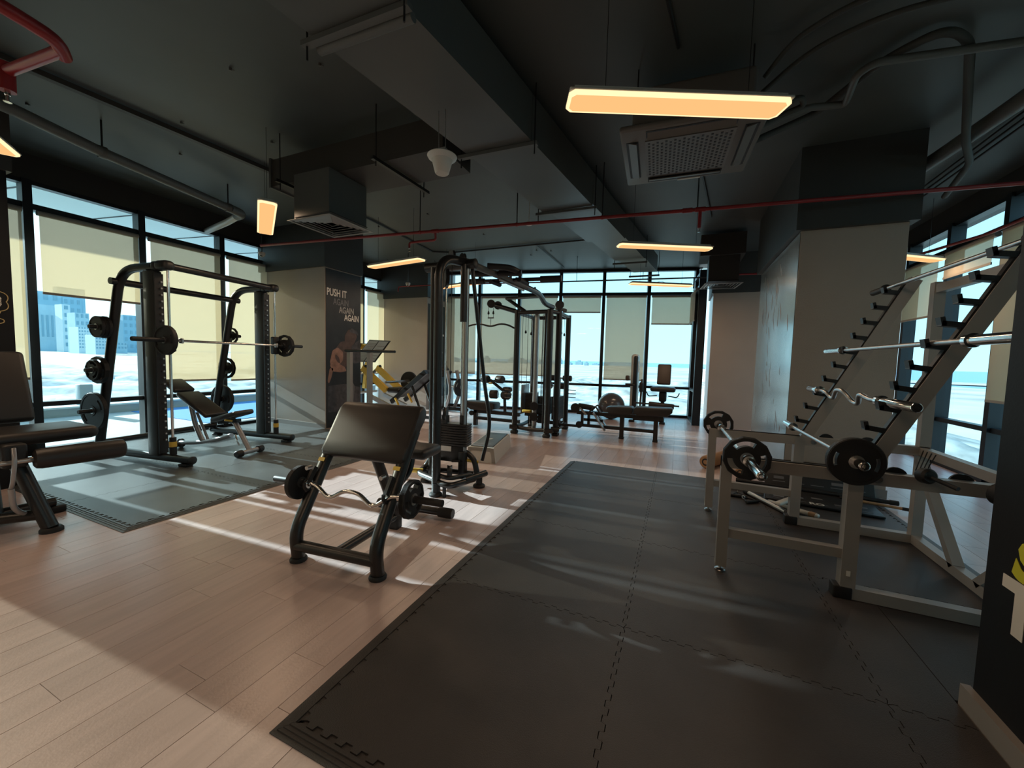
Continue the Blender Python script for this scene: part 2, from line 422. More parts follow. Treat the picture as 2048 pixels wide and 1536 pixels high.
# right window wall
rw = [8.62 - 1.06 * k for k in range(13)]
rlab = {0: (2.16, 'cream roller blind on the right windows next to the beige mural column'), 1: (2.66, 'nearly raised roller blind on the right windows behind the bar rack'),
        2: (1.02, 'long cream roller blind at the right edge behind the bar rack')}
for k in range(len(rw) - 1):
    bay((XR, 0, 0), (0, -1, 0), (-1, 0, 0), -rw[k], -rw[k + 1], 3.42, 3.06, 0.65, first=(k == 0))
    if k in rlab or k > 2:
        if k not in rlab: rlab[k] = (0.35, 'added lowered roller blind on the right windows beside the viewpoint, out of the picture')  # blinds added out of view to darken the right side
        blind((XR, 0, 0), (0, -1, 0), (-1, 0, 0), -rw[k], -rw[k + 1], 3.06, rlab[k][0], rlab[k][1])
MB().bb(XR - 0.05, XR + 0.25, YB, 9.4, 3.42, ZC).build('wall_right', 'dark_paint', kind='structure', label='dark bulkhead above the right windows')
# ---------------------------------------------------------------- columns
def column(name, x0, x1, y0, y1, zb, body, collar, label, ov=0.03):
    root = thing(name, label, None, ((x0 + x1) / 2, (y0 + y1) / 2, 0), kind='structure')
    MB().bb(x0, x1, y0, y1, 0, zb).build('column_body', body, root)
    MB().bb(x0 - ov, x1 + ov, y0 - ov, y1 + ov, zb, ZC).build('column_collar', collar, root)
    return root
c1 = column('wall_column', XL - 0.05, -5.77, 4.97, 5.80, 2.88, 'beige_wall', 'dark_paint', 'beige column with a dark fitness poster on its side')
MB().bb(XL, -5.765, 4.955, 4.97, 0, 0.09).build('baseboard', 'baseboard_grey', c1)
c3 = column('wall_column', XL - 0.05, -5.90, 8.15, 9.25, 2.85, 'beige_wall', 'dark_paint', 'far beige column behind the yellow leg press')
MB().bb(XL, -5.89, 8.135, 8.15, 0, 0.10).build('baseboard', 'baseboard_grey', c3)
c0 = column('wall_column', XL - 0.05, -5.77, 0.62, 1.49, 2.95, 'black_wall', 'dark_paint', 'black column with a gold line logo at the left edge')
c2 = column('wall_column', 1.15, 2.04, 5.17, 7.35, 2.82, 'beige_wall', 'dark_paint', 'large beige column with a dark metallic mural', ov=0.06)
MB().bb(1.14, 2.05, 5.155, 5.17, 0, 0.09).build('baseboard', 'baseboard_grey', c2)
c5 = column('wall_column', 0.60, 3.60, 9.32, 10.4, 2.86, 'beige_wall', 'dark_paint', 'plain beige wall end beside the back windows')
c4 = column('wall_column', 1.13, 1.99, 1.15, 2.06, ZC - 0.01, 'black_wall', 'black_wall', 'black column with yellow and white lettering at the right edge', ov=0.0)
MB().prism([(0, 0), (0.03, 0), (0.03, 0.10), (0, 0.10)], (1.10, 1.14, 0), (1, 0, 0), (0, 0, 1), (0, 1, 0), 0.935).build('baseboard', 'baseboard_grey', c4)
# wall piece filling the gap left of the back windows
MB().bb(-6.6, -5.9, 9.25, 9.45, 0, ZC).build('wall_back', 'beige_wall', kind='structure', label='short wall end beside the back windows')
MB().prism([(-0.6, 3.66), (6.6, 3.66), (6.6, ZC), (-0.6, ZC)], BO, BD, V(0, 0, 1), -BN, 0.1).build('trim_1', 'dark_paint', kind='structure', label='dark strip above the back windows')
# ================================================================== OUTSIDE
GZ = -6.0
def disc(r, z, n=64):
    return MB().add([(r * math.cos(2 * math.pi * i / n), r * math.sin(2 * math.pi * i / n), z) for i in range(n)], [tuple(range(n))])
single('sea', disc(14000, GZ - 0.6), 'sea', 'pale blue sea on the horizon behind the sand', 'sea', kind='structure')
# sand flats: a wide polygon whose seaward edge is the coast
sandp = [(-3000, -3000), (250, -3000), (260, 200), (120, 230), (60, 420), (150, 620), (40, 760), (-60, 700), (-260, 800), (-700, 900), (-1500, 1200), (-3000, 1300)]
single('sand_flats', MB().add([(x, y, GZ) for x, y in sandp], [tuple(range(len(sandp)))]), 'sand', 'pale sand flats stretching to the coast', 'ground', kind='structure')
sb = [(120, 290), (420, 260), (460, 320), (140, 360)]
single('sand_bar', MB().add([(x, y, GZ - 0.1) for x, y in sb], [(0, 1, 2, 3)]), 'sand', 'thin pale sand bar in the water seen through the right windows', 'ground', kind='structure')
# rough ground close to the building: real mounds
def mounds(x0, x1, y0, y1, nx, ny, amp, seed):
    from mathutils import noise
    mb = MB(); vs_ = []
    for j in range(ny + 1):
        for i in range(nx + 1):
            x = x0 + (x1 - x0) * i / nx; y = y0 + (y1 - y0) * j / ny
            e_ = min(1, min(i, nx - i, j, ny - j) / 4)
            h_ = (noise.fractal(V(x * 0.06 + seed, y * 0.06, 0.3), 0.9, 2.1, 5) + 0.45) * amp * e_
            vs_.append((x, y, GZ - 0.05 + max(h_, -0.02) * 1.0))
    fs = [(j * (nx + 1) + i, j * (nx + 1) + i + 1, (j + 1) * (nx + 1) + i + 1, (j + 1) * (nx + 1) + i) for j in range(ny) for i in range(nx)]
    return mb.add(vs_, fs, True)
single('rough_ground', mounds(-150, 30, 14, 150, 110, 90, 2.0, 1.0), 'sand_rough', 'lumpy pale rubble ground beyond the back windows', 'ground', kind='structure')
single('rough_ground', mounds(-260, -16, -60, 60, 120, 70, 2.0, 9.0), 'sand_rough', 'lumpy pale rubble ground beyond the left windows', 'ground', kind='structure')
# terrace outside the left windows
ter = thing('roof_terrace', 'tiled terrace with a pale parapet outside the left windows', 'terrace', (-9.3, 3, 0), kind='structure')
MB().bb(-11.2, -7.52, -6, 12, -0.3, -0.03).build('terrace_floor', 'terrace_tile', ter)
MB().bb(-11.4, -11.15, -6, 12, -0.3, 0.13).build('parapet', 'terrace_wall', ter)
MB().bb(-11.44, -11.11, -6, 12, 0.13, 0.165).build('coping', 'facade_white', ter)
MB().bb(-11.0, -8.2, 4.4, 7.5, -0.03, -0.02).build('blue_surface', 'blue_turf', ter)
MB().bb(XL - 3.0, XL - 0.26, -6, 12, 3.66, 3.9).build('soffit', 'soffit_panel', ter)
for k in range(14):
    MB().beam((XL - 2.9, -5 + k * 1.2, 3.655), (XL - 0.3, -4.6 + k * 1.2, 3.655), 0.02, 0.012).build('soffit_joint', 'frame_alu', ter)
single('parapet_block', MB().rbox((-11.3, 3.79, 0.38), (0.20, 0.20, 0.43), 0.015), 'terrace_wall', 'pale square block standing on the terrace parapet', 'block')
# city towers far to the left, distance haze put into their colours
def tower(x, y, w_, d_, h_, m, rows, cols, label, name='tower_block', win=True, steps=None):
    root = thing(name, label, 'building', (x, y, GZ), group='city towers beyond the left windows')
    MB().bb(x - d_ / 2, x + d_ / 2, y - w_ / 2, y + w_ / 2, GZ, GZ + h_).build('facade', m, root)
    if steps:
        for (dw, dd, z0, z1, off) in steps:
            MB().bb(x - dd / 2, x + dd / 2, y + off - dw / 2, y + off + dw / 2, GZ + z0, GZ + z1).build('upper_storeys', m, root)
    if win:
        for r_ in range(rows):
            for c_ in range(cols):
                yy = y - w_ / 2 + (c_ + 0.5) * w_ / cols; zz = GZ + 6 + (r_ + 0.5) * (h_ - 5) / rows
                MB().box((x + d_ / 2 + 0.1, yy, zz), (0.8, w_ / cols * 0.45, (h_ - 5) / rows * 0.5)).build('window', 'far_window_haze', root)
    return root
def city(px0, px1, ytop, dist, m, rows, cols, label, **k):
    """from picture bearings: a block at a true distance"""
    def bear(px):
        a = (px - 1024, -72 + (px - 1024) * 0.0266 * 0 , 770.0)
        v = CX * (a[0]) - CB * a[2]; return v.y / v.x
    y0, y1 = -dist * bear(px0), -dist * bear(px1)
    yc = (y0 + y1) / 2; depth = dist * 0.395 + yc * 0.916
    h_ = (700 - ytop) / 770.0 * depth + 1.35 - GZ
    return tower(-dist, (y0 + y1) / 2, abs(y1 - y0), 24, h_, m, rows, cols, label, **k)
city(66, 122, 592, 1064, 'facade_blue_haze', 5, 3, 'blue-grey tall tower at the left end of the skyline')
city(70, 128, 618, 951, 'facade_pale_haze', 1, 6, 'wide pale block with a row of small windows in front of the tall tower')
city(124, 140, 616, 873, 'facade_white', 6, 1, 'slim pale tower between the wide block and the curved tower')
city(128, 165, 603, 1176, 'facade_blue_haze', 6, 3, 'blue curved-top tower in the middle of the skyline', steps=[(40, 20, 0, 130, 0)])
city(148, 176, 632, 770, 'facade_pale_haze', 5, 3, 'pale mid-height block right of the curved tower')
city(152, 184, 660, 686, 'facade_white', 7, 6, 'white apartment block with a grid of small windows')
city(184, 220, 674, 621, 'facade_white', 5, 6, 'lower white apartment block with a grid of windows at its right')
city(244, 276, 634, 965, 'facade_blue_haze', 5, 3, 'blue-grey block seen between the plate horns and the upright')
city(218, 250, 688, 868, 'facade_pale_haze', 2, 5, 'low pale building at the right end of the skyline')
# scrub and low buildings on the far shore, haze put into their colour
rnd = random.Random(3)
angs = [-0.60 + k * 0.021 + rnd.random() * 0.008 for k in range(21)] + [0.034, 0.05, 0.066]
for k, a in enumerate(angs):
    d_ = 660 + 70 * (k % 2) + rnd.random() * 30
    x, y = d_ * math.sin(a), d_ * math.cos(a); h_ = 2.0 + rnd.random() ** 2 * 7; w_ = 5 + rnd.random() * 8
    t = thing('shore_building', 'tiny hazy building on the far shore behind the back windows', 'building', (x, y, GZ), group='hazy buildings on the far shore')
    MB().bb(x - w_ / 2, x + w_ / 2, y - 5, y + 5, GZ, GZ + h_).build('facade', 'far_shore_haze', t)
    MB().bb(x - w_ / 5, x + w_ / 6, y - 4, y + 4, GZ + h_, GZ + h_ * 1.4).build('roof_block', 'far_shore_haze', t)
# ================================================================== FLOOR MATS
def teeth(a, b, n, amp, flip=1):
    """interlocking puzzle edge from a to b (2d), excluding b"""
    a, b = V(a[0], a[1], 0), V(b[0], b[1], 0); d = (b - a); L_ = d.length; d.normalize(); nn = V(-d.y, d.x, 0) * flip
    p = [a]; st = L_ / n
    for k in range(n):
        s = amp if k % 2 == 0 else -amp
        k0, k1 = (k + 0.06) * st if k else 0.02, (k + 1 - 0.06) * st if k < n - 1 else L_ - 0.02
        p.append(a + d * k0 + nn * s); p.append(a + d * k1 + nn * s)
    return [(q.x, q.y) for q in p]
def puzzle_mat(xs, ys, z, material, label, edges, border, loc, cut=None):
    root = thing('rubber_mat', label, 'mat', loc)
    pieces = []
    for i in range(len(xs) - 1):
        for j in range(len(ys) - 1):
            x0, x1, y0, y1 = xs[i], xs[i + 1], ys[j], ys[j + 1]
            fl = ['S' in edges or j > 0, 'E' in edges or i < len(xs) - 2, 'N' in edges or j < len(ys) - 2, 'W' in edges or i > 0]
            if cut and x1 > cut[0] and x0 < cut[1] and y0 < cut[3]:
                pieces.append((x0, cut[0], y0, y1, [fl[0], False, fl[2], fl[3]]))
                if y1 > cut[3]: pieces.append((cut[0], x1, cut[3], y1, [False, fl[1], fl[2], False]))
            else: pieces.append((x0, x1, y0, y1, fl))
    if True:
        for (x0, x1, y0, y1, fl) in pieces:
            nx = max(3, int(round((x1 - x0) / 0.0364)) | 1); ny = max(3, int(round((y1 - y0) / 0.0364)) | 1)
            amp = 0.009
            cx, cy = (x0 + x1) / 2, (y0 + y1) / 2; sx = 1 - 0.0034 / (x1 - x0); sy = 1 - 0.0034 / (y1 - y0); m_ = 0.014
            inn = ((x0 + m_, y0 + m_), (x1 - m_, y0 + m_), (x1 - m_, y1 - m_), (x0 + m_, y1 - m_))
            sc = lambda p: (cx + (p[0] - cx) * sx, cy + (p[1] - cy) * sy)
            mb = MB(); mb.add([(p[0], p[1], z) for p in inn], [(0, 1, 2, 3)])
            for e_, (a, b, n, fp, on) in enumerate((((x0, y0), (x1, y0), nx, 1, fl[0]), ((x1, y0), (x1, y1), ny, -1, fl[1]),
                                      ((x1, y1), (x0, y1), nx, -1, fl[2]), ((x0, y1), (x0, y0), ny, 1, fl[3]))):
                pl = (teeth(a, b, n, amp, fp) if on else [a]) + [b]
                q0, q1 = inn[e_], inn[(e_ + 1) % 4]; L2 = (b[0] - a[0]) ** 2 + (b[1] - a[1]) ** 2
                qs = []
                for p in pl:
                    t = ((p[0] - a[0]) * (b[0] - a[0]) + (p[1] - a[1]) * (b[1] - a[1])) / L2
                    ln = L2 ** 0.5; t = min(1, max(0, (t * ln - m_) / (ln - 2 * m_)))
                    qs.append((q0[0] + (q1[0] - q0[0]) * t, q0[1] + (q1[1] - q0[1]) * t))
                k_ = len(pl); ps = [sc(p) for p in pl]
                mb.add([(p[0], p[1], z) for p in ps] + [(p[0], p[1], z) for p in qs] + [(p[0], p[1], 0.001) for p in ps],
                       [(k, k + 1, k_ + k + 1, k_ + k) for k in range(k_ - 1)] + [(2 * k_ + k, 2 * k_ + k + 1, k + 1, k) for k in range(k_ - 1)])
            o = mb.build('tile', material, root)
    # bevelled, ridged border strips
    X0, X1, Y0, Y1 = xs[0], xs[-1], ys[0], ys[-1]; b = border
    prof = [(-0.012, 0.0005), (-0.012, z - 0.0025), (0.0, z - 0.0025), (b * 0.35, z - 0.0025), (b * 0.36, z - 0.005), (b * 0.55, z - 0.005), (b * 0.56, z - 0.007), (b * 0.75, z - 0.007), (b * 0.76, z - 0.011), (b * 0.97, z - 0.012), (b, 0.001)]
    prof = [(-0.012, 0.0005), (-0.012, z - 0.005), (0.011, z - 0.005), (0.0115, z - 0.001), (b * 0.35, z - 0.001), (b * 0.37, z - 0.005), (b * 0.55, z - 0.005), (b * 0.57, z - 0.008), (b * 0.75, z - 0.008), (b * 0.77, z - 0.0115), (b, 0.0035), (b, 0.0005)]
    ends = {'W': ((X0, Y0), (-1, 0), (0, 1), Y1 - Y0, 'S', 'N'), 'E': ((X1, Y0), (1, 0), (0, 1), Y1 - Y0, 'S', 'N'), 'S': ((X0, Y0), (0, -1), (1, 0), X1 - X0, 'W', 'E'), 'N': ((X0, Y1), (0, 1), (1, 0), X1 - X0, 'W', 'E')}
    for e_ in edges:
        o_, ex, ez, L_, lo, hi = ends[e_]
        if cut and e_ == 'E': o_ = (X1, cut[3]); L_ = Y1 - cut[3]; lo = None
        if cut and e_ == 'S': L_ = cut[0] - X0; hi = None
        n = max(1, int(round(L_ / 1.02)))
        for k in range(n):
            s0, s1 = L_ * k / n + 0.0008, L_ * (k + 1) / n - 0.0008
            mb = MB(); vs_ = []
            for (s_, edge, sg) in ((s0, lo if k == 0 else None, -1), (s1, hi if k == n - 1 else None, 1)):
                for (px, pz) in prof:
                    q = s_ + (sg * max(px, 0) if edge and edge in edges else 0)
                    vs_.append((o_[0] + ex[0] * px + ez[0] * q, o_[1] + ex[1] * px + ez[1] * q, pz))
            m2 = len(prof)
            mb.add(vs_, [(i, (i + 1) % m2, m2 + (i + 1) % m2, m2 + i) for i in range(m2)] + [tuple(range(m2))[::-1], tuple(range(m2, 2 * m2))])
            mb.build('border_strip', material, root)
    return root
puzzle_mat([-1.20, -0.19, 0.83, 1.84], [0.92, 1.94, 2.96, 3.98, 5.0], 0.016, 'rubber_mat', 'large black puzzle-tile rubber mat running under the bar rack', 'WSE', 0.07, (0.3, 2.9, 0), cut=(1.095, 2.0, 1.1, 2.085))
puzzle_mat([-7.30, -6.81, -5.79, -4.77, -3.75], [1.47, 2.49, 3.51, 4.53, 4.94], 0.018, 'rubber_mat_sunlit', 'grey-black puzzle-tile rubber mat under the smith machine by the left windows', 'ES', 0.07, (-5.5, 3.1, 0))

# ================================================================== CEILING SERVICES
def rod(mb, x, y, z0, z1=ZC, r=0.006): mb.cyl((x, y, z0), (x, y, z1 - 0.0015), r, 6)
# main duct
dx = lambda y: -1.40 + 0.1315 * (y - 2.05)
duct = thing('air_duct', 'long dark rectangular air duct running under the ceiling to the back windows', 'duct', (dx(4), 4, 3.22))
W_ = 0.63
segs = [-1.6, 0.1, 1.72, 3.18, 4.73, 6.2, 7.56, 8.75]
for i in range(len(segs) - 1):
    a, b = segs[i], segs[i + 1]; q = W_ if i < 4 else W_ - 0.05 * (i - 3)
    mb = MB(); lo = 3.215 + (0.02 * (i - 3) if i > 3 else 0)
    pts = [(dx(a) - q, a + 0.003), (dx(a), a + 0.003), (dx(b), b - 0.003), (dx(b) - q, b - 0.003)]
    mb.prism(pts, (0, 0, lo), (1, 0, 0), (0, 1, 0), (0, 0, 1), 3.60 - lo); mb.build('duct_section', 'duct_paint', duct)
for i, y in enumerate((1.72, 3.18, 4.73, 7.56, 8.75)):
    q = W_ if i < 3 else 0.48
    h = thing('duct_hanger', ('angle-iron hanger bar under the main air duct nearest the viewpoint', 'angle-iron hanger bar under the main air duct near the white speaker', 'angle-iron hanger bar under the main air duct above the red pipe', 'small hanger bar under the far narrow part of the main duct', 'hanger bar at the far end of the main duct by the back windows')[i], 'hanger', (dx(y) - q / 2, y, 3.2), group='hanger bars under the main duct')
    MB().beam((dx(y) - q - 0.09, y, 3.195), (dx(y) + 0.05, y + 0.02, 3.195), 0.045, 0.03).build('angle_bar', 'pipe_grey', h)
    if i == 0: MB().tube([(dx(y) - q - 0.02, y + 0.055, 3.185), (dx(y) + 0.03, y + 0.075, 3.185)], 0.028, 12).build('hanger_tube', 'pipe_grey', h)
    for xx in (dx(y) - q - 0.06, dx(y) + 0.03):
        m_ = MB(); rod(m_, xx, y, 3.17 if i == 4 else 3.10); m_.build('threaded_rod', 'black_metal', h)
# branch duct with square diffuser
br = thing('air_duct', 'short branch duct ending above the left square ceiling diffuser', 'duct', (-3.2, 3.2, 3.2))
MB().bb(-4.30, -2.03, 3.0, 3.50, 3.21, 3.50).build('duct_section', 'dark_paint', br)
MB().bb(-4.32, -4.29, 2.985, 3.515, 3.195, 3.515).build('flange', 'duct_paint', br)
MB().bb(-3.78, -3.28, 2.88, 3.38, 2.76, 3.205).build('duct_neck', 'duct_paint', br)
for (xx) in (-4.02, -2.70):
    MB().beam((xx, 2.85, 3.18), (xx + 0.03, 3.68, 3.18), 0.035, 0.03).build('support_channel', 'black_metal', br)
    for yy in (2.90, 3.64):
        m_ = MB(); rod(m_, xx, yy, 3.09 if xx < -4 else 3.12); m_.build('threaded_rod', 'black_metal', br)
mat('vane_grey', (0.24, 0.25, 0.245), 0.45)
def diffuser(x, y, z, s, label, rz=0.0):
    d = thing('ceiling_diffuser', label, 'diffuser', (x, y, z), rz, group='square ceiling diffusers')
    for k in range(6):
        a = s / 2 * (1 - k * 0.155); zz = 0.005 + 0.006 * k
        m_ = MB(); t_ = 0.03 if k == 0 else 0.022
        for sx, sy, lx, ly in ((0, -1, a * 2, t_), (0, 1, a * 2, t_), (-1, 0, t_, a * 2 - 2 * t_), (1, 0, t_, a * 2 - 2 * t_)):
            cx, cy = sx * (a - t_ / 2), sy * (a - t_ / 2)
            tilt = Matrix.Rotation(R(28) * (1 if k else 0) * (sy if sy else 0), 3, 'X') @ Matrix.Rotation(-R(28) * (1 if k else 0) * sx, 3, 'Y')
            m_.box((cx, cy, zz), (lx, ly, 0.004), mtx=tilt)
        m_.build('rim' if k == 0 else 'vane', 'vane_grey', d, world=False)
    MB().bb(-s * 0.42, s * 0.42, -s * 0.42, s * 0.42, 0.045, 0.052).build('back_plate', 'black_plastic', d, world=False)
    return d
diffuser(-3.50, 3.11, 2.715, 0.60, 'square ceiling diffuser under the branch duct by the push-it column')
diffuser(0.62, 8.0, 2.77, 0.60, 'square ceiling diffuser near the back right windows', R(6))
b2 = thing('air_duct', 'dark duct stub above the back right ceiling diffuser', 'duct', (0.65, 8.0, 2.8))
MB().bb(0.40, 0.88, 7.76, 8.24, 2.83, 3.36).build('duct_neck', 'dark_paint', b2)
MB().bb(0.25, 0.95, 7.68, 8.32, 3.26, 3.62).build('duct_section', 'dark_paint', b2)
# hanging panel lamps
def lamp(x, y, rz, label, z=2.85, Ln=1.24, W=0.17, power=9.0, tops=(ZC, ZC)):
    t = thing('panel_lamp', label, 'lamp', (x, y, z), rz, group='warm hanging panel lamps')
    MB().bb(-Ln / 2 + 0.03, Ln / 2 - 0.03, -W / 2 + 0.02, W / 2 - 0.02, 0.035, 0.055).build('back_plate', 'white_plastic', t, world=False)
    MB().rbox((0, 0, 0.027), (Ln, W, 0.016), 0.007).build('housing', 'white_plastic', t, world=False)
    c = 0.03
    oct_ = lambda a, b, cc: [(-a + cc, -b), (a - cc, -b), (a, -b + cc), (a, b - cc), (a - cc, b), (-a + cc, b), (-a, b - cc), (-a, -b + cc)]
    o1, o2 = oct_(Ln / 2, W / 2, c), oct_(Ln / 2 - 0.018, W / 2 - 0.018, c * 0.8)
    m_ = MB(); m_.add([(p[0], p[1], 0.019) for p in o1] + [(p[0], p[1], 0.004) for p in o1] + [(p[0], p[1], 0.0) for p in o2],
                      [(i, (i + 1) % 8, 8 + (i + 1) % 8, 8 + i) for i in range(8)] + [(8 + i, 8 + (i + 1) % 8, 16 + (i + 1) % 8, 16 + i) for i in range(8)])
    m_.build('diffuser_rim', 'lamp_edge', t, world=False)
    MB().add([(p[0], p[1], 0.0) for p in o2], [tuple(range(8))]).build('diffuser', 'lamp_glow', t, world=False)
    for sx, zt in zip((-0.42, 0.42), tops):
        MB().cyl((sx, 0, 0.05), (sx, 0, zt - z - 0.0015), 0.0022, 5).build('suspension_wire', 'cable_black', t, world=False)
    MB().tube(fillet([(0.1, 0, 0.055), (0.02, 0.02, 0.09), (-0.1, 0.0, 0.06)], 0.05), 0.004, 6).build('cable', 'white_plastic', t, world=False)
    ld = bpy.data.lights.new('lamp_light', 'AREA'); ld.shape = 'RECTANGLE'; ld.size = Ln - 0.06; ld.size_y = W - 0.04; ld.energy = power; ld.color = (1.0, 0.70, 0.46)
    lo = bpy.data.objects.new('lamp_light', ld); COL.objects.link(lo); lo.parent = t; lo.location = (0, 0, -0.006)
    return t
lamp(-0.09, 2.53, R(24.2), 'large warm panel lamp hanging nearest, above the black floor mat', Ln=1.28, W=0.18)
lamp(-0.25, 5.50, R(26.5), 'warm panel lamp hanging beyond the red pipe, second in the row')
lamp(-0.40, 8.10, R(27.5), 'far warm panel lamp in front of the back windows', tops=(3.27, ZC))
lamp(-4.40, 3.00, R(-33), 'warm panel lamp seen end-on beside the push-it column')
lamp(-4.36, 5.13, R(-8.5), 'slim warm panel lamp just right of the push-it column')
lamp(-4.30, 7.07, R(-14), 'far warm panel lamp behind the cable tower')
lamp(2.72, 6.95, R(35), 'warm panel lamp half hidden by the mural column at right')
lamp(-4.45, 0.95, R(-33), 'warm panel lamp cut off by the left edge of the picture')
lamp(-0.6, -1.4, R(20), 'added unseen warm panel lamp behind the viewpoint on the right', power=12)  # this lamp and the next are added out of view for extra light
lamp(-4.3, -1.8, R(-30), 'added unseen warm panel lamp behind the viewpoint on the left', power=12)
# cassette air conditioner
ac = thing('air_conditioner', 'ceiling cassette air conditioner with a square perforated grille', 'air conditioner', (-0.03, 3.72, 3.15), R(3))
MB().rbox((0, 0, 0.02), (1.04, 0.98, 0.05), 0.02).build('face_panel', 'ac_plastic', ac, world=False)
MB().rbox((0, 0, 0.20), (0.86, 0.82, 0.32), 0.03).build('body', 'ac_plastic', ac, world=False)
for (cx, cy, lx, ly, tl) in ((-0.43, 0, 0.075, 0.62, 0), (0.43, 0, 0.075, 0.62, 0), (0, -0.40, 0.62, 0.075, 1), (0, 0.40, 0.62, 0.075, 1)):
    MB().box((cx, cy, -0.004), (lx + 0.02, ly + 0.02, 0.008)).build('air_slot', 'rubber_black', ac, world=False)
    mt = Matrix.Rotation(R(16) * (1 if cy > 0 else -1), 3, 'X') if tl else Matrix.Rotation(R(16) * (-1 if cx > 0 else 1), 3, 'Y')
    MB().box((cx, cy, -0.012), (lx, ly, 0.008), mtx=mt).build('flap', 'ac_plastic', ac, world=False)
gr = MB(); gr.box((0, 0, -0.006), (0.66, 0.62, 0.012)); grille = gr.build('grille', 'ac_plastic', ac, world=False)
ho = MB()
for i in range(19):
    for j in range(12):
        ho.box((-0.30 + i * 0.0333, -0.27 + j * 0.049 + (0.024 if i % 2 else 0), -0.0125), (0.017, 0.022, 0.003))
ho.build('grille_hole', 'rubber_black', grille, kind='stuff', world=False)
MB().box((0.05, 0.47, -0.008), (0.2, 0.02, 0.006)).build('badge_strip', 'white_plastic', ac, world=False)
for sx in (-0.4, 0.4):
    for sy in (-0.36, 0.36): MB().cyl((sx, sy, 0.3), (sx, sy, ZC - 3.1515), 0.006, 6).build('threaded_rod', 'black_metal', ac, world=False)
# insulated refrigerant hoses by the cassette
def hose(pts, r, material, label, cat='pipe', name='insulated_pipe', rad=0.12, n=10):
    p = fillet(pts, rad, 5); return single(name, MB().tube(p, r, n), material, label, cat, origin=tuple(p[len(p) // 2]))
hose([(0.50, 4.15, 3.36), (1.00, 4.24, 3.56), (1.13, 4.05, 3.60), (1.27, 3.80, 3.62), (1.52, 3.62, 3.63), (1.72, 3.78, 3.62), (1.95, 4.25, 3.50), (2.18, 4.72, 3.34), (2.45, 5.2, 3.33), (2.60, 5.9, 3.27)], 0.028, 'pipe_foam', 'ribbed grey insulated pipe curving from the air conditioner round to the right windows')
hose([(0.50, 4.0, 3.40), (0.87, 4.02, 3.5), (1.14, 4.08, 3.5), (1.10, 3.74, 3.52), (1.19, 3.70, 3.555), (3.3, 4.02, 3.555)], 0.027, 'pipe_grey', 'grey drain pipe with right-angle bends beside the air conditioner', rad=0.05)
hose([(0.50, 3.86, 3.43), (0.80, 3.88, 3.52), (0.84, 3.98, 3.5), (0.60, 4.0, 3.44)], 0.022, 'pipe_foam', 'short looped pipe at the side of the air conditioner', rad=0.04)
hose([(0.48, 3.6, 3.45), (0.75, 3.5, 3.62), (1.1, 3.3, 3.60), (3.4, 3.3, 3.60)], 0.018, 'pipe_foam', 'thin dark pipe running across the ceiling above the air conditioner', rad=0.2)
hose([(0.48, 3.5, 3.5), (0.62, 3.35, 3.62), (0.9, 3.12, 3.605), (3.4, 3.02, 3.605)], 0.018, 'pipe_foam', 'second thin dark pipe on the ceiling nearer the viewpoint', rad=0.2)
hose([(2.36, 0.5, 3.45), (2.33, 4.36, 3.45), (2.26, 5.10, 3.45), (2.20, 5.60, 3.45)], 0.062, 'pipe_grey', 'thick grey pipe running to the mural column at upper right', rad=0.1, n=14)
for k in range(3):
    hose([(2.62 + k * 0.07, 2.0, 3.645), (2.75 + k * 0.07, 8.6, 3.645)], 0.012, 'cable_black', ('left', 'middle', 'right')[k] + ' one of three dark conduits on the ceiling by the right windows', name='conduit')
# left grey pipe with hangers
gp = thing('ceiling_pipe', 'long grey pipe under the ceiling along the left windows', 'pipe', (-5.6, 2.5, 3.35))
p0 = [(-5.0, 0.0, 3.36), (-5.32, 1.43, 3.36), (-5.55, 2.07, 3.36), (-5.93, 3.58, 3.36)]
MB().tube(p0[:1] + p0[1:], 0.052, 14).build('pipe_run', 'pipe_grey', gp)
MB().tube(fillet([(-5.90, 3.50, 3.36), (-5.97, 3.72, 3.36), (-6.14, 3.74, 3.36)], 0.12), 0.060, 14).build('elbow', 'pipe_grey', gp)
MB().tube([(-6.10, 3.74, 3.36), (-6.55, 3.84, 3.35), (-7.36, 4.0, 3.35)], 0.046, 14).build('wall_stub', 'white_plastic', gp)
for (xx, yy) in ((-5.55, 2.07), (-5.90, 3.48)):
    m_ = MB(); rod(m_, xx, yy, 3.41, r=0.009); m_.build('threaded_rod', 'black_metal', gp)
    MB().tube([(xx - 0.004, yy - 0.03, 3.36), (xx + 0.004, yy + 0.03, 3.36)], 0.060, 14).build('pipe_clamp', 'pipe_grey', gp)
single('cable_tray', MB().beam((-5.24, -0.3, 3.645), (-4.87, 3.5, 3.645), 0.06, 0.045), 'dark_paint', 'dark cable trunking on the ceiling along the left grey pipe', 'trunking', origin=(-5.1, 2, 3.645))
def conduit(pts, label, r=0.012, material='cable_black'):
    return single('conduit', MB().tube(pts, r, 6), material, label, 'conduit', origin=tuple(pts[0]))
conduit([(-4.95, 5.0, 3.66), (-4.98, 5.6, 3.66), (-5.10, 7.2, 3.66), (-4.7, 7.4, 3.66), (-1.7, 7.44, 3.66)], 'thin dark conduit on the ceiling behind the lamps turning right', 0.016)
conduit([(-2.76, 7.45, 3.66), (-2.76, 9.5, 3.66)], 'thin conduit on the ceiling leading to the back windows')
conduit([(-2.02, 3.3, 3.66), (-2.25, 4.2, 3.66), (-2.1, 4.75, 3.66)], 'thin cable on the ceiling beside the main duct')
conduit([(0.05, 4.6, 3.66), (0.35, 6.9, 3.66)], 'thin conduit on the ceiling beyond the air conditioner')
conduit([(-0.5, 0.6, 3.665), (-0.12, 3.2, 3.665)], 'thin cable on the ceiling above the nearest lamp')
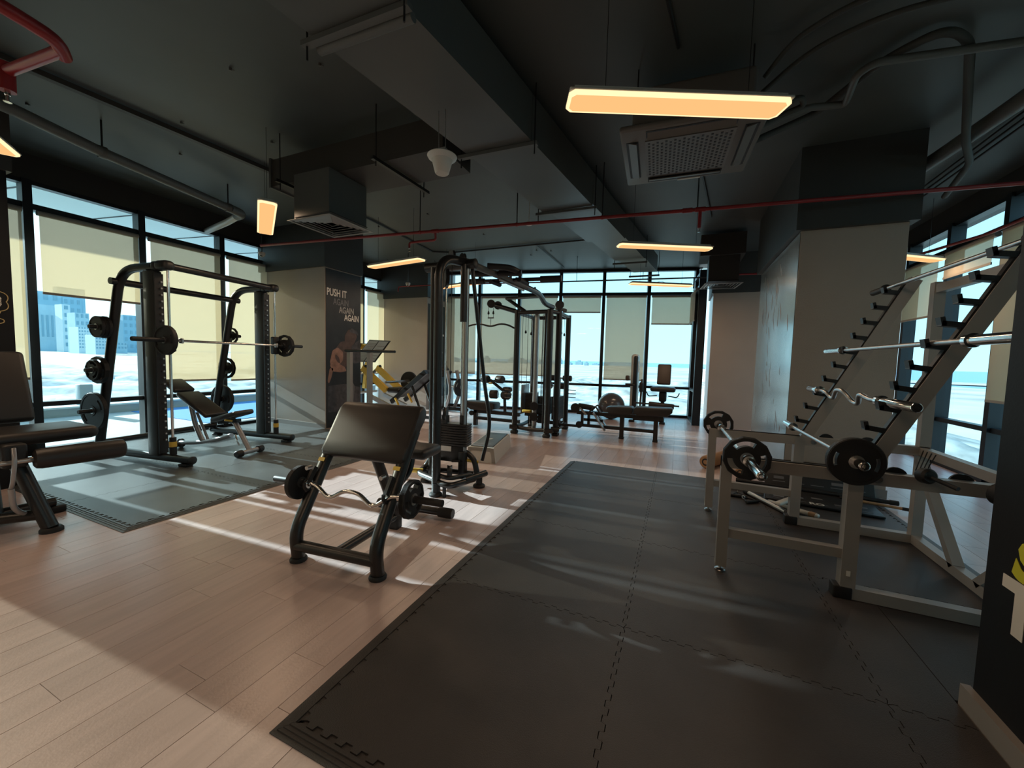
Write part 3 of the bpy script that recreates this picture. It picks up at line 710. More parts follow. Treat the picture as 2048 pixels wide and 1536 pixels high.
# red sprinkler pipes
def sprinkler(mb_parent, x, y, z):
    MB().lathe([(0, 0), (0.012, 0), (0.012, -0.02), (0.007, -0.022), (0.006, -0.05), (0.016, -0.052), (0.016, -0.056), (0, -0.056)], (x, y, z), n=10).build('sprinkler_head', 'chrome', mb_parent)
rp = thing('sprinkler_pipe', 'long red sprinkler pipe crossing the room under the duct', 'pipe', (-1.0, 4.7, 3.05))
rl = lambda x: 4.14 + (x + 6.21) * 0.1052
MB().tube([(-6.21, rl(-6.21), 3.05), (3.38, rl(3.38), 3.05)], 0.020, 12).build('pipe_run', 'red_pipe', rp)
for xx in (-3.12, 0.13, 0.0):
    MB().tube([(xx - 0.05, rl(xx - 0.05), 3.05), (xx + 0.05, rl(xx + 0.05), 3.05)], 0.027, 12).build('pipe_fitting', 'red_pipe', rp)
MB().tube(fillet([(-3.12, rl(-3.12), 3.05), (-3.12, rl(-3.12) + 0.02, 2.94), (-3.55, rl(-3.55) + 0.05, 2.94), (-3.55, rl(-3.55) + 0.05, 2.87)], 0.035, 4), 0.016, 10).build('branch_pipe', 'red_pipe', rp)
sprinkler(rp, -3.55, rl(-3.55) + 0.05, 2.875)
MB().tube([(0.13, rl(0.13), 3.05), (0.13, rl(0.13), 2.85)], 0.019, 10).build('drop_pipe', 'red_pipe', rp); sprinkler(rp, 0.13, rl(0.13), 2.86)
for xx in (-3.35, -1.97, -0.92, 0.10, 2.9):
    m_ = MB(); rod(m_, xx, rl(xx), 3.06, r=0.007); m_.build('threaded_rod', 'black_metal', rp)
    MB().tube([(xx - 0.012, rl(xx - 0.012), 3.05), (xx + 0.012, rl(xx + 0.012), 3.05)], 0.026, 12).build('pipe_clamp', 'red_pipe', rp)
r2 = thing('sprinkler_pipe', 'thick red sprinkler pipe with an elbow in the upper left corner', 'pipe', (-2.8, 0.85, 2.8))
MB().tube(fillet([(-2.74, 0.2, 2.82), (-2.77, 0.72, 2.82), (-2.80, 0.90, 2.81), (-2.90, 0.955, 2.80)], 0.10, 6), 0.030, 14).build('elbow_run', 'red_pipe', r2)
MB().tube([(-2.86, 0.93, 2.80), (-3.36, 0.885, 2.80)], 0.026, 14).build('pipe_run', 'red_pipe', r2)
MB().tube([(-3.35, 0.885, 2.84), (-3.35, 0.885, 2.70)], 0.034, 12).build('drop_pipe', 'red_pipe', r2); sprinkler(r2, -3.35, 0.885, 2.70)
m_ = MB(); rod(m_, -2.77, 0.5, 2.84); m_.build('threaded_rod', 'black_metal', r2)
hose([(-6.7, 8.0, 3.0), (-6.7, 8.02, 3.12), (-6.6, 8.03, 3.13), (-5.6, 8.1, 3.13), (-3.0, 8.5, 3.13)], 0.014, 'red_pipe', 'thin red pipe in front of the far beige column', name='sprinkler_pipe', rad=0.03)
r3 = thing('sprinkler_pipe', 'dark sprinkler pipe crossing in front of the back windows', 'pipe', (-1.2, 9.0, 3.13))
MB().tube([(-3.0, 8.5, 3.13), (0.9, 9.0, 3.13)], 0.016, 8).build('pipe_run', 'dark_paint', r3)
MB().tube([(0.2, 8.92, 3.13), (0.2, 8.92, 2.92)], 0.014, 8).build('drop_pipe', 'dark_paint', r3); sprinkler(r3, 0.2, 8.92, 2.93)
for xx in (-2.2, -0.8): 
    m_ = MB(); rod(m_, xx, 8.5 + (xx + 3) * 0.128, 3.14); m_.build('threaded_rod', 'black_metal', r3)
hose([(0.9, 8.4, 3.05), (1.6, 8.5, 3.05)], 0.018, 'red_pipe', 'short red pipe by the back right diffuser', name='sprinkler_pipe', rad=0.03)
hose([(2.9, 7.9, 2.98), (3.28, 6.5, 2.98), (3.3, 3.0, 2.98)], 0.018, 'red_pipe', 'red pipe running in front of the right windows', name='sprinkler_pipe', rad=0.1)
# pendant speaker
sp = thing('pendant_speaker', 'white cone pendant speaker hanging beside the main duct', 'speaker', (-1.72, 2.54, 2.82))
MB().lathe([(0, -0.085), (0.045, -0.085), (0.052, -0.078), (0.078, 0.015), (0.105, 0.03), (0.112, 0.042), (0.10, 0.052), (0.05, 0.058), (0, 0.058)], (0, 0, 0), n=28).build('cone', 'white_plastic', sp, world=False)
MB().bb(-0.035, 0.035, -0.02, 0.02, 0.055, 0.10).build('bracket', 'steel', sp, world=False)
for sx in (-0.03, 0.03): MB().cyl((sx, 0, 0.09), (sx - 0.02, 0.02, 0.40), 0.003, 6).build('suspension_wire', 'steel', sp, world=False)
# dome cameras and small detector
def domecam(x, y, z, label, pole):
    t = thing('dome_camera', label, 'camera', (x, y, z), group='small white ceiling cameras')
    MB().lathe([(0, 0.03), (0.05, 0.03), (0.052, 0.0), (0.042, -0.02), (0.03, -0.035), (0, -0.05)], (0, 0, 0), n=18).build('housing', 'white_plastic', t, world=False)
    MB().lathe([(0, -0.045), (0.017, -0.043), (0.02, -0.03), (0.0, -0.026)], (0.012, -0.022, 0), n=12).build('lens', 'dark_glass', t, world=False)
    MB().cyl((0, 0, 0.03), (0, 0, pole), 0.008, 8).build('drop_pole', 'black_metal', t, world=False)
domecam(-6.5, 4.35, 2.99, 'small white dome camera on a pole left of the push-it column', ZC - 2.99)
domecam(-5.75, 7.2, 2.99, 'small white dome camera on a pole in front of the far beige column', ZC - 2.99)
single('smoke_detector', MB().lathe([(0, 0), (0.045, 0), (0.05, 0.02), (0.045, 0.035), (0, 0.035)], (-1.95, 4.95, 3.16), n=16).cyl((-1.95, 4.95, 3.19), (-1.95, 4.95, ZC), 0.004, 6), 'white_plastic', 'small white smoke detector hanging under the duct by the red pipe', 'detector', origin=(-1.95, 4.95, 3.16))
# small anchor marks left in the slab
am = random.Random(5)
for k in range(26):
    x, y = -6.6 + am.random() * 5.0, 1.2 + am.random() * 7.2
    single('ceiling_anchor', MB().cyl((x, y, ZC), (x, y, ZC - 0.02), 0.012, 6).cyl((x, y, ZC - 0.012), (x + 0.03, y + 0.01, ZC - 0.018), 0.004, 5), 'pipe_grey', 'tiny leftover anchor stub in the dark ceiling', 'anchor', group='anchor stubs in the ceiling', origin=(x, y, ZC))
# ================================================================== WEIGHT PLATES
_pc = {}
def plate_mesh(Rr, th, style):
    """disc about local X; style 'grip' = twelve-sided with three hand holes, 'round' = round with two slots, 'solid'"""
    key = (Rr, th, style)
    if key in _pc: return _pc[key]
    n = 48; rings = [0.026, Rr * 0.30, Rr * 0.46, Rr * (0.56 if style == 'grip' else 0.66), Rr * (0.80 if style == 'grip' else 0.79), Rr * 0.88, Rr]
    bm = bmesh.new(); vs_ = []
    for ri, r_ in enumerate(rings):
        row = []
        for k in range(n):
            a = 2 * math.pi * k / n; rr = r_
            if style == 'grip' and ri == len(rings) - 1:
                m_ = a % (math.pi / 6) - math.pi / 12; rr = r_ * math.cos(math.pi / 12) / math.cos(m_)
            row.append(bm.verts.new((-th / 2 * 0.82, rr * math.cos(a), rr * math.sin(a))))
        vs_.append(row)
    holes = 3 if style == 'grip' else (2 if style == 'round' else 0)
    faces = []
    for ri in range(len(rings) - 1):
        for k in range(n):
            if holes and ri == 3:
                per = n // holes; q = (k + per // 2 + 4) % per
                if abs(q - per / 2 + 0.5) < (5 if style == 'grip' else 2.6): continue
            faces.append(bm.faces.new((vs_[ri][k], vs_[ri][(k + 1) % n], vs_[ri + 1][(k + 1) % n], vs_[ri + 1][k])))
    r_ = bmesh.ops.extrude_face_region(bm, geom=faces, use_keep_orig=True)
    nv = [g for g in r_['geom'] if isinstance(g, bmesh.types.BMVert)]
    bmesh.ops.translate(bm, vec=(th * 0.82, 0, 0), verts=nv)
    bmesh.ops.recalc_face_normals(bm, faces=bm.faces)
    me = bpy.data.meshes.new('plate_disc'); bm.to_mesh(me); bm.free(); me.materials.append(M['rubber_black'])
    rim = MB()
    nn = 12 if style == 'grip' else 40
    c = 1.0 / math.cos(math.pi / 12) if style == 'grip' else 1.0
    prof = [(Rr * 0.86, -th / 2), (Rr * 0.97, -th / 2), (Rr * 1.0, -th * 0.32), (Rr * 1.0, th * 0.32), (Rr * 0.97, th / 2), (Rr * 0.86, th / 2), (Rr * 0.86, -th / 2)]
    if style == 'grip':
        ph = math.pi / 12
        ax = V(1, 0, 0); vv = []; ff = []
        for (q, h_) in prof:
            for j in range(12):
                a = 2 * math.pi * j / 12; vv.append((h_, q * math.cos(a), q * math.sin(a)))
        for i in range(len(prof) - 1):
            for j in range(12): ff.append((i * 12 + j, i * 12 + (j + 1) % 12, (i + 1) * 12 + (j + 1) % 12, (i + 1) * 12 + j))
        rim.add(vv, ff)
    else: rim.lathe(prof, axis=(1, 0, 0), n=nn)
    rm = rim.mesh('plate_rim', 'rubber_black')
    hb = MB().lathe([(0.024, -th / 2 - 0.001), (Rr * 0.27, -th / 2 - 0.001), (Rr * 0.29, -th * 0.4), (Rr * 0.29, th * 0.4), (Rr * 0.27, th / 2 + 0.001), (0.024, th / 2 + 0.001), (0.024, -th / 2 - 0.001)], axis=(1, 0, 0), n=28).mesh('plate_hub', 'rubber_black')
    ins = MB().lathe([(0.0235, -th / 2 - 0.002), (0.036, -th / 2 - 0.002), (0.036, th / 2 + 0.002), (0.0235, th / 2 + 0.002), (0.0235, -th / 2 - 0.002)], axis=(1, 0, 0), n=24).mesh('plate_sleeve', 'steel')
    _pc[key] = (me, rm, hb, ins); return _pc[key]
def plate(loc, rz, Rr, th, style, label, group, spin=0.0):
    me, rm, hb, ins = plate_mesh(Rr, th, style)
    t = thing('weight_plate', label, 'weight plate', loc, rz, group=group)
    t.rotation_mode = 'XYZ'; t.rotation_euler = (spin, 0, rz)
    for nm, m_ in (('disc', me), ('rim', rm), ('hub', hb), ('sleeve_ring', ins)):
        o = bpy.data.objects.new(nm, m_); COL.objects.link(o); o.parent = t
    return t
def pad_sec(mb, sec, o, ex, ey, ez, depth, r=0.02):
    """upholstered pad: cross-section polygon extruded along ez with softened ends"""
    o, ex, ey, ez = V(o), V(ex), V(ey), V(ez); n = len(sec)
    cx, cy = sum(p[0] for p in sec) / n, sum(p[1] for p in sec) / n
    hw = max(abs(p[0] - cx) for p in sec); hh = max(abs(p[1] - cy) for p in sec)
    st = [(0, r), (r * 0.3, r * 0.35), (r, 0), (depth - r, 0), (depth - r * 0.3, r * 0.35), (depth, r)]
    vs_ = []; fs = []
    for (z_, ins) in st:
        for p in sec:
            vs_.append(o + ex * (cx + (p[0] - cx) * (1 - ins / hw)) + ey * (cy + (p[1] - cy) * (1 - ins / hh)) + ez * z_)
    for i in range(len(st) - 1):
        for j in range(n): fs.append((i * n + j, i * n + (j + 1) % n, (i + 1) * n + (j + 1) % n, (i + 1) * n + j))
    mb.add(vs_, fs, True)
    b0 = len(mb.v) - len(vs_)
    mb.f.append(tuple(b0 + j for j in range(n))[::-1]); mb.sm.append(True); mb.f.append(tuple(b0 + (len(st) - 1) * n + j for j in range(n))); mb.sm.append(True)
    return mb
def rrect(w_, h_, r, n=4):
    p = []
    for (cx, cy, a0) in ((w_ / 2 - r, h_ / 2 - r, 0), (-w_ / 2 + r, h_ / 2 - r, 90), (-w_ / 2 + r, -h_ / 2 + r, 180), (w_ / 2 - r, -h_ / 2 + r, 270)):
        for k in range(n + 1):
            a = R(a0 + 90 * k / n); p.append((cx + r * math.cos(a), cy + r * math.sin(a)))
    return p
def slab_pad(mb, a, b, width, th, lat, r=0.025):
    """flat pad between centre points a, b (top end), width along lat, thickness th"""
    a, b, lat = V(a), V(b), V(lat).normalized(); d = (b - a); L_ = d.length; d.normalize(); nrm = lat.cross(d).normalized()
    m = Matrix((lat, d, nrm)).transposed()
    return mb.rbox((a + b) / 2, (width, L_, th), r, mtx=m, seg=3)
def foot_cap(root, x, y, r=0.05, h_=0.03, world=False, n=16, material='rubber_black'):
    MB().lathe([(0, 0), (r, 0), (r * 1.02, h_ * 0.5), (r * 0.9, h_), (0, h_)], (x, y, 0), n=n).build('rubber_foot', material, root, world=world)

# ================================================================== PREACHER CURL BENCH
pb = thing('preacher_bench', 'black preacher curl bench with a sloped arm pad in front of the cable tower', 'bench', (-1.92, 1.76, 0), R(6))
for sx in (-1, 1):
    x = 0.305 * sx
    path = fillet([(x, -0.03, 0.02), (x, -0.055, 0.20), (x, 0.24, 0.66), (x, 0.36, 0.83)], [0, 0.10, 0.2, 0], 7)
    MB().tube(path, 0.036, 16, ry=0.044).build('upright', 'black_metal', pb, world=False)
    MB().lathe([(0, 0), (0.052, 0), (0.054, 0.012), (0.046, 0.026), (0, 0.026)], (x, -0.03, 0), n=18).build('rubber_foot', 'rubber_black', pb, world=False)
    hk = MB(); hk.beam((x, 0.045, 0.49), (x, 0.115, 0.585), 0.022, 0.035); hk.tube([(x, 0.10, 0.46), (x, 0.035, 0.445), (x, 0.02, 0.47), (x, 0.022, 0.50)], 0.012, 8); hk.build('bar_hook', 'black_plastic', pb, world=False)
    MB().cyl((x - 0.02 * sx, 0.02, 0.60), (x - 0.02 * sx, 0.06, 0.60), 0.014, 8).build('bolt', 'steel', pb, world=False)
MB().tube([(-0.30, -0.045, 0.11), (0.30, -0.045, 0.11)], 0.035, 14).build('front_crossbar', 'black_metal', pb, world=False)
MB().tube([(0, -0.03, 0.105), (0, 0.88, 0.085)], 0.034, 14, ry=0.03).build('centre_bar', 'black_metal', pb, world=False)
MB().tube([(-0.26, 0.88, 0.06), (0.26, 0.88, 0.06)], 0.033, 14).build('rear_crossbar', 'black_metal', pb, world=False)
for sx in (-1, 1):
    MB().lathe([(0, 0), (0.04, 0), (0.042, 0.02), (0.042, 0.11), (0.038, 0.125), (0, 0.125)], (0.235 * sx, 0.88, 0.058), axis=(sx, 0, 0), n=18).build('end_cap', 'rubber_black', pb, world=False)
MB().rbox((0, 0.60, 0.045), (0.08, 0.07, 0.09), 0.01).build('rubber_foot', 'rubber_black', pb, world=False)
MB().tube([(0, 0.62, 0.09), (0, 0.30, 0.74)], 0.034, 14, ry=0.042).build('rear_post', 'black_metal', pb, world=False)
MB().tube(fillet([(0, 0.52, 0.28), (0, 0.80, 0.40), (0, 0.84, 0.53)], 0.08), 0.026, 12).build('seat_post', 'black_metal', pb, world=False)
s_ = MB(); s_.rbox((0, 0.84, 0.57), (0.40, 0.30, 0.085), 0.04, seg=4); s_.build('seat', 'vinyl_black', pb, world=False)
# arm pad: cross-section in (y, z), rolled over the top
sec = [(0.215, 0.635), (0.190, 0.655), (0.188, 0.685), (0.245, 0.765), (0.305, 0.850), (0.360, 0.930), (0.392, 0.975), (0.425, 0.998), (0.462, 0.995), (0.488, 0.970), (0.490, 0.935), (0.468, 0.905), (0.410, 0.850), (0.340, 0.755), (0.27, 0.655), (0.245, 0.635)]
MB().add([], []); ap = MB(); pad_sec(ap, sec, (-0.335, 0, 0), (0, 1, 0), (0, 0, 1), (1, 0, 0), 0.67, 0.022); ap.build('arm_pad', 'vinyl_black', pb, world=False)
MB().beam((-0.30, 0.37, 0.78), (0.30, 0.37, 0.78), 0.05, 0.03).build('pad_bracket', 'black_metal', pb, world=False)
for sx in (-1, 1):
    MB().box((0.305 * sx - 0.005 * sx, 0.165, 0.625), (0.05, 0.004, 0.026), mtx=Matrix.Rotation(R(-33), 3, 'X')).build('logo_sticker', 'yellow_paint', pb, world=False)
# EZ curl bar resting on the hooks
ez = thing('curl_bar', 'chrome zigzag curl bar resting on the preacher bench hooks', 'barbell', (-1.87, 1.765, 0), R(6))
zz, yy = 0.487, 0.055
pts = [(-0.40, yy, zz), (-0.29, yy, zz), (-0.165, yy - 0.02, zz - 0.075), (-0.065, yy, zz - 0.012), (0.045, yy, zz - 0.016), (0.165, yy - 0.02, zz - 0.085), (0.29, yy, zz), (0.40, yy, zz)]
MB().tube(fillet(pts, 0.045, 5), 0.0135, 12).build('shaft', 'chrome', ez, world=False)
for sx in (-1, 1):
    MB().lathe([(0, 0), (0.026, 0), (0.026, 0.02), (0.0225, 0.022), (0.0225, 0.26), (0.021, 0.265), (0, 0.265)], (0.375 * sx, yy, zz), axis=(sx, 0, 0), n=18).build('sleeve', 'black_plastic', ez, world=False)
    MB().lathe([(0.020, 0), (0.032, 0), (0.032, 0.022), (0.020, 0.022)], (0.345 * sx, yy, zz), axis=(sx, 0, 0), n=18).build('collar', 'chrome', ez, world=False)
def on_pb(x, y, z): 
    p = Matrix.Rotation(R(6), 3, 'Z') @ V(x, y, 0); return (-1.87 + p.x, 1.765 + p.y, z)
plate(on_pb(-0.425, yy, zz), R(6), 0.112, 0.035, 'solid', 'small round black plate on the left end of the curl bar', 'plates on the preacher bench bar')
plate(on_pb(0.43, yy, zz), R(6), 0.118, 0.04, 'grip', 'small twelve-sided black plate on the right end of the curl bar', 'plates on the preacher bench bar')

# ================================================================== SMITH MACHINE
SM = V(-5.72, 3.16, 0.018); SA = R(8)      # local x = depth (front +), y = width
sm = thing('smith_machine', 'tall black smith machine frame with a fixed bar in front of the left windows', 'machine', SM, SA)
def smw(x, y, z):
    p = Matrix.Rotation(SA, 3, 'Z') @ V(x, y, 0); return (SM.x + p.x, SM.y + p.y, z + SM.z)
HW = 0.70
for sy in (-1, 1):
    y = HW * sy
    MB().tube([(0.56, y, 0.075), (-1.0, y, 0.075)], 0.045, 16).build('base_tube', 'black_metal', sm, world=False)
    MB().lathe([(0, 0), (0.047, 0), (0.047, 0.02), (0.035, 0.03), (0, 0.03)], (0.555, y, 0.075), axis=(1, 0, 0), n=16).build('end_cap', 'black_plastic', sm, world=False)
    MB().rbox((0.46, y, 0.015), (0.12, 0.09, 0.03), 0.008).build('rubber_foot', 'rubber_black', sm, world=False)
    MB().rbox((-0.9, y, 0.015), (0.12, 0.09, 0.03), 0.008).build('rubber_foot', 'rubber_black', sm, world=False)
    up = MB(); up.rbox((0.02, y, 1.16), (0.16, 0.10, 2.14), 0.012, seg=2); up.build('upright', 'upright_grey', sm, world=False)
    MB().bb(0.105, 0.125, y - 0.045, y + 0.045, 0.12, 2.20).build('slot_rail', 'black_plastic', sm, world=False)
    for k in range(26):
        MB().cyl((0.12, y - 0.012 * sy, 0.28 + k * 0.073), (0.15, y - 0.012 * sy, 0.28 + k * 0.073), 0.011, 8).build('catch_peg', 'steel', sm, world=False)
    MB().cyl((0.27, y, 0.12), (0.27, y, 2.25), 0.014, 12).build('guide_rod', 'chrome', sm, world=False)
    MB().lathe([(0.015, 0.12), (0.035, 0.12), (0.035, 0.21), (0.015, 0.21)], (0.27, y, 0), n=16).build('bumper', 'rubber_black', sm, world=False)
    MB().lathe([(0.015, 0.211), (0.037, 0.211), (0.037, 0.27), (0.015, 0.27)], (0.27, y, 0), n=16).build('bumper_band', 'yellow_paint', sm, world=False)
    MB().lathe([(0.015, 0.271), (0.033, 0.271), (0.033, 0.32), (0.015, 0.32)], (0.27, y, 0), n=16).build('bumper_top', 'rubber_black', sm, world=False)
    # rear post leaning forward, bending over to the upright
    MB().tube(fillet([(-1.0, y, 0.075), (-0.50, y, 2.27), (0.06, y, 2.28)], [0, 0.38, 0], 9), 0.048, 16).build('rear_post', 'black_metal', sm, world=False)
    MB().rbox((0.11, y, 2.28), (0.10, 0.105, 0.105), 0.03).build('top_joint', 'black_plastic', sm, world=False)
    MB().rbox((0.22, y, 2.285), (0.20, 0.12, 0.11), 0.045, seg=4).build('top_joint', 'black_plastic', sm, world=False)
    MB().rbox((0.27, y, 1.44), (0.09, 0.09, 0.26), 0.02).build('carriage', 'black_plastic', sm, world=False)
    MB().rbox((0.36, y - 0.06 * sy, 1.44), (0.05, 0.03, 0.06), 0.01).build('safety_hook', 'steel', sm, world=False)
    for (z_, xx, hl) in ((1.58, -0.665, 0.17), (1.07, -0.785, 0.16), (0.57, -0.895, 0.18)):
        MB().lathe([(0, 0), (0.04, 0), (0.04, 0.012), (0.025, 0.014), (0.025, hl), (0.022, hl + 0.008), (0, hl + 0.008)], (xx, y + 0.045 * sy, z_), axis=(0, sy, 0), n=16).build('plate_horn', 'black_plastic', sm, world=False)
MB().tube([(0.24, -HW - 0.02, 2.285), (0.24, HW + 0.06, 2.285)], 0.040, 16).build('top_crossbar', 'black_metal', sm, world=False)
MB().tube([(-0.52, -HW - 0.09, 2.12), (-0.52, HW + 0.09, 2.12)], 0.040, 16).build('rear_crossbar', 'black_metal', sm, world=False)
MB().tube([(-0.95, -HW, 0.16), (-0.95, HW, 0.16)], 0.035, 12).build('base_crossbar', 'black_metal', sm, world=False)
bar = MB().cyl((0.36, -HW - 0.02, 1.44), (0.36, HW + 0.02, 1.44), 0.0145, 12).build('press_bar', 'chrome', sm, world=False)
for sy in (-1, 1):
    MB().lathe([(0, 0), (0.034, 0), (0.034, 0.03), (0.0245, 0.032), (0.0245, 0.40), (0.022, 0.405), (0, 0.405)], (0.36, (HW + 0.01) * sy, 1.44), axis=(0, sy, 0), n=18).build('bar_sleeve', 'black_plastic', bar, world=False)
ay = SA + R(90)
plate(smw(0.36, -HW - 0.10, 1.44), ay, 0.165, 0.045, 'round', 'black plate loaded on the near end of the smith machine bar', 'plates on the smith machine', 0.4)
plate(smw(0.36, HW + 0.09, 1.44), ay, 0.165, 0.05, 'grip', 'twelve-sided black plate loaded on the far end of the smith machine bar', 'plates on the smith machine')
for (z_, xx, ps, nm) in ((1.58, -0.665, [(0.13, 0.03, 'solid'), (0.13, 0.03, 'grip'), (0.125, 0.03, 'round')], 'top'),
                         (1.07, -0.785, [(0.165, 0.045, 'grip'), (0.125, 0.04, 'grip')], 'middle'), (0.57, -0.895, [(0.225, 0.045, 'round')], 'bottom')):
    off = 0.065
    for i, (r_, th, st) in enumerate(ps):
        pos = ('inner', 'second', 'outer')[i] if len(ps) == 3 else (('inner', 'outer')[i] if len(ps) == 2 else 'large single')
        plate(smw(xx, -HW - off - th / 2, z_), ay, r_, th, st, '%s black plate on the %s horn of the near smith machine post' % (pos, nm), 'plates on the smith machine', 0.3 * i)
        off += th + 0.003
    r_, th, st = ps[0]
    plate(smw(xx, HW + 0.065 + th / 2, z_), ay, r_, th, 'grip' if nm != 'bottom' else 'round', 'black plate on the %s horn of the far smith machine post' % nm, 'plates on the smith machine', 0.5)

# ================================================================== ADJUSTABLE BENCH
ab = thing('incline_bench', 'adjustable incline bench with silver frame standing inside the smith machine', 'bench', (-5.62, 3.08, 0.018), R(12))
MB().tube(fillet([(-0.66, 0, 0.07), (-0.1, 0, 0.12), (0.28, 0, 0.235)], 0.3), 0.035, 12, ry=0.03).build('spine', 'silver_paint', ab, world=False)
MB().tube([(-0.66, -0.02, 0.06), (-0.58, 0, 0.07)], 0.05, 12).build('spine_end', 'black_plastic', ab, world=False)
MB().tube(fillet([(0.56, 0, 0.05), (0.47, 0, 0.20), (0.36, 0, 0.38), (0.30, 0, 0.46)], 0.08), 0.035, 12, ry=0.028).build('front_post', 'silver_paint', ab, world=False)
MB().tube([(0.56, -0.16, 0.045), (0.56, 0.16, 0.045)], 0.03, 12).build('front_foot_bar', 'silver_paint', ab, world=False)
for sy in (-1, 1):
    MB().lathe([(0, 0), (0.044, 0), (0.044, 0.07), (0.035, 0.08), (0, 0.08)], (0.56, 0.12 * sy, 0.045), axis=(0, sy, 0), n=16).build('rubber_foot', 'rubber_black', ab, world=False)
    MB().lathe([(0, 0), (0.06, 0), (0.06, 0.03), (0, 0.03)], (-0.62, 0.045 * sy, 0.06), axis=(0, sy, 0), n=18).build('wheel', 'rubber_black', ab, world=False)
MB().tube(fillet([(-0.18, 0, 0.12), (-0.30, 0, 0.34), (-0.36, 0, 0.60)], 0.1), 0.03, 12).build('back_support', 'silver_paint', ab, world=False)
MB().tube([(-0.14, 0.05, 0.10), (-0.33, 0.05, 0.50)], 0.018, 8).build('ladder_strut', 'silver_paint', ab, world=False)
MB().beam((0.40, 0, 0.44), (0.10, 0, 0.40), 0.07, 0.045).build('seat_frame', 'black_metal', ab, world=False)
MB().beam((0.08, 0, 0.43), (-0.62, 0, 0.84), 0.06, 0.035).build('back_frame', 'black_metal', ab, world=False)
slab_pad(MB(), (0.10, 0, 0.44), (0.50, 0, 0.555), 0.29, 0.065, (0, 1, 0), 0.028).build('seat_pad', 'vinyl_black', ab, world=False)
slab_pad(MB(), (0.05, 0, 0.485), (-0.42, 0, 0.765), 0.30, 0.06, (0, 1, 0), 0.025).build('back_pad', 'vinyl_black', ab, world=False)
slab_pad(MB(), (-0.45, 0, 0.785), (-0.68, 0, 0.925), 0.27, 0.06, (0, 1, 0), 0.025).build('head_pad', 'vinyl_black', ab, world=False)
MB().tube(fillet([(0.50, -0.10, 0.14), (0.50, -0.13, 0.22), (0.45, -0.10, 0.27)], 0.04), 0.01, 8).build('grab_handle', 'chrome', ab, world=False)
MB().cyl((0.36, -0.06, 0.44), (0.33, -0.14, 0.46), 0.012, 8).build('adjust_knob', 'yellow_paint', ab, world=False)

# ================================================================== LEG EXTENSION AT THE LEFT EDGE
le = thing('leg_extension_machine', 'black leg extension machine with long roller pad cut off at the left edge', 'machine', (-4.55, 1.05, 0))
slab_pad(MB(), (-4.83, 1.02, 0.74), (-5.02, 1.02, 1.30), 0.62, 0.08, (0, 1, 0), 0.035).build('backrest', 'vinyl_black', le)
MB().rbox((-4.56, 1.12, 0.675), (0.50, 0.82, 0.10), 0.045, seg=4).build('seat', 'vinyl_black', le)
MB().beam((-4.78, 1.05, 0.58), (-4.36, 1.05, 0.58), 0.30, 0.08).build('seat_frame', 'black_metal', le)
MB().tube([(-4.86, 1.02, 0.60), (-5.10, 1.02, 1.20)], 0.04, 12).build('back_post', 'black_metal', le)
MB().lathe([(0, 0), (0.05, 0.0), (0.068, 0.012), (0.074, 0.04), (0.074, 0.44), (0.068, 0.468), (0.05, 0.48), (0, 0.48)], (-4.22, 1.14, 0.54), axis=(0.16, 1, 0), n=22).build('roller_pad', 'vinyl_black', le)
MB().cyl((-4.22, 0.9, 0.54), (-4.22, 1.16, 0.54), 0.02, 10).build('roller_axle', 'steel', le)
MB().rbox((-4.26, 1.06, 0.58), (0.10, 0.12, 0.17), 0.02).build('lever_head', 'black_plastic', le)
MB().tube(fillet([(-4.20, 1.05, 0.64), (-4.15, 1.04, 0.56), (-4.17, 1.03, 0.40), (-4.22, 1.03, 0.34)], 0.05), 0.012, 10).build('cable_guard', 'silver_paint', le)
MB().tube(fillet([(-4.20, 1.03, 0.36), (-4.22, 1.04, 0.20), (-4.26, 1.12, 0.13), (-4.22, 1.2, 0.10)], 0.08), 0.016, 10).build('guard_tube', 'silver_paint', le)
MB().tube([(-4.34, 1.10, 0.50), (-4.17, 1.19, 0.03)], 0.045, 14, ry=0.05).build('leg', 'black_metal', le)
MB().lathe([(0, 0), (0.062, 0), (0.062, 0.02), (0.05, 0.035), (0, 0.035)], (-4.165, 1.195, 0), n=18).build('rubber_foot', 'rubber_black', le)
MB().tube([(-4.20, 1.18, 0.13), (-4.50, 0.85, 0.12), (-4.9, 0.6, 0.10)], 0.04, 12).build('base_tube', 'black_metal', le)
MB().tube([(-4.62, 1.35, 0.09), (-4.62, 0.5, 0.09)], 0.038, 12).build('base_tube', 'black_metal', le)
MB().tube([(-4.62, 1.02, 0.06), (-4.72, 1.02, 0.58)], 0.07, 14, ry=0.10).build('main_post', 'black_metal', le)
MB().tube([(-4.62, 1.0, 0.1), (-5.25, 1.0, 0.1)], 0.04, 12).build('base_tube', 'black_metal', le)
MB().rbox((-5.3, 0.95, 0.03), (0.1, 0.4, 0.06), 0.015).build('rubber_foot', 'rubber_black', le)
MB().rbox((-4.62, 1.36, 0.03), (0.09, 0.09, 0.06), 0.015).build('rubber_foot', 'rubber_black', le)
def assembly(name, parent, loc, label=None):
    """a part made of several pieces, held by its thing"""
    o = bpy.data.objects.new(name, None); COL.objects.link(o); o.parent = parent; o.location = V(loc) - parent.location; o.empty_display_size = 0.1
    return tag(o, label)
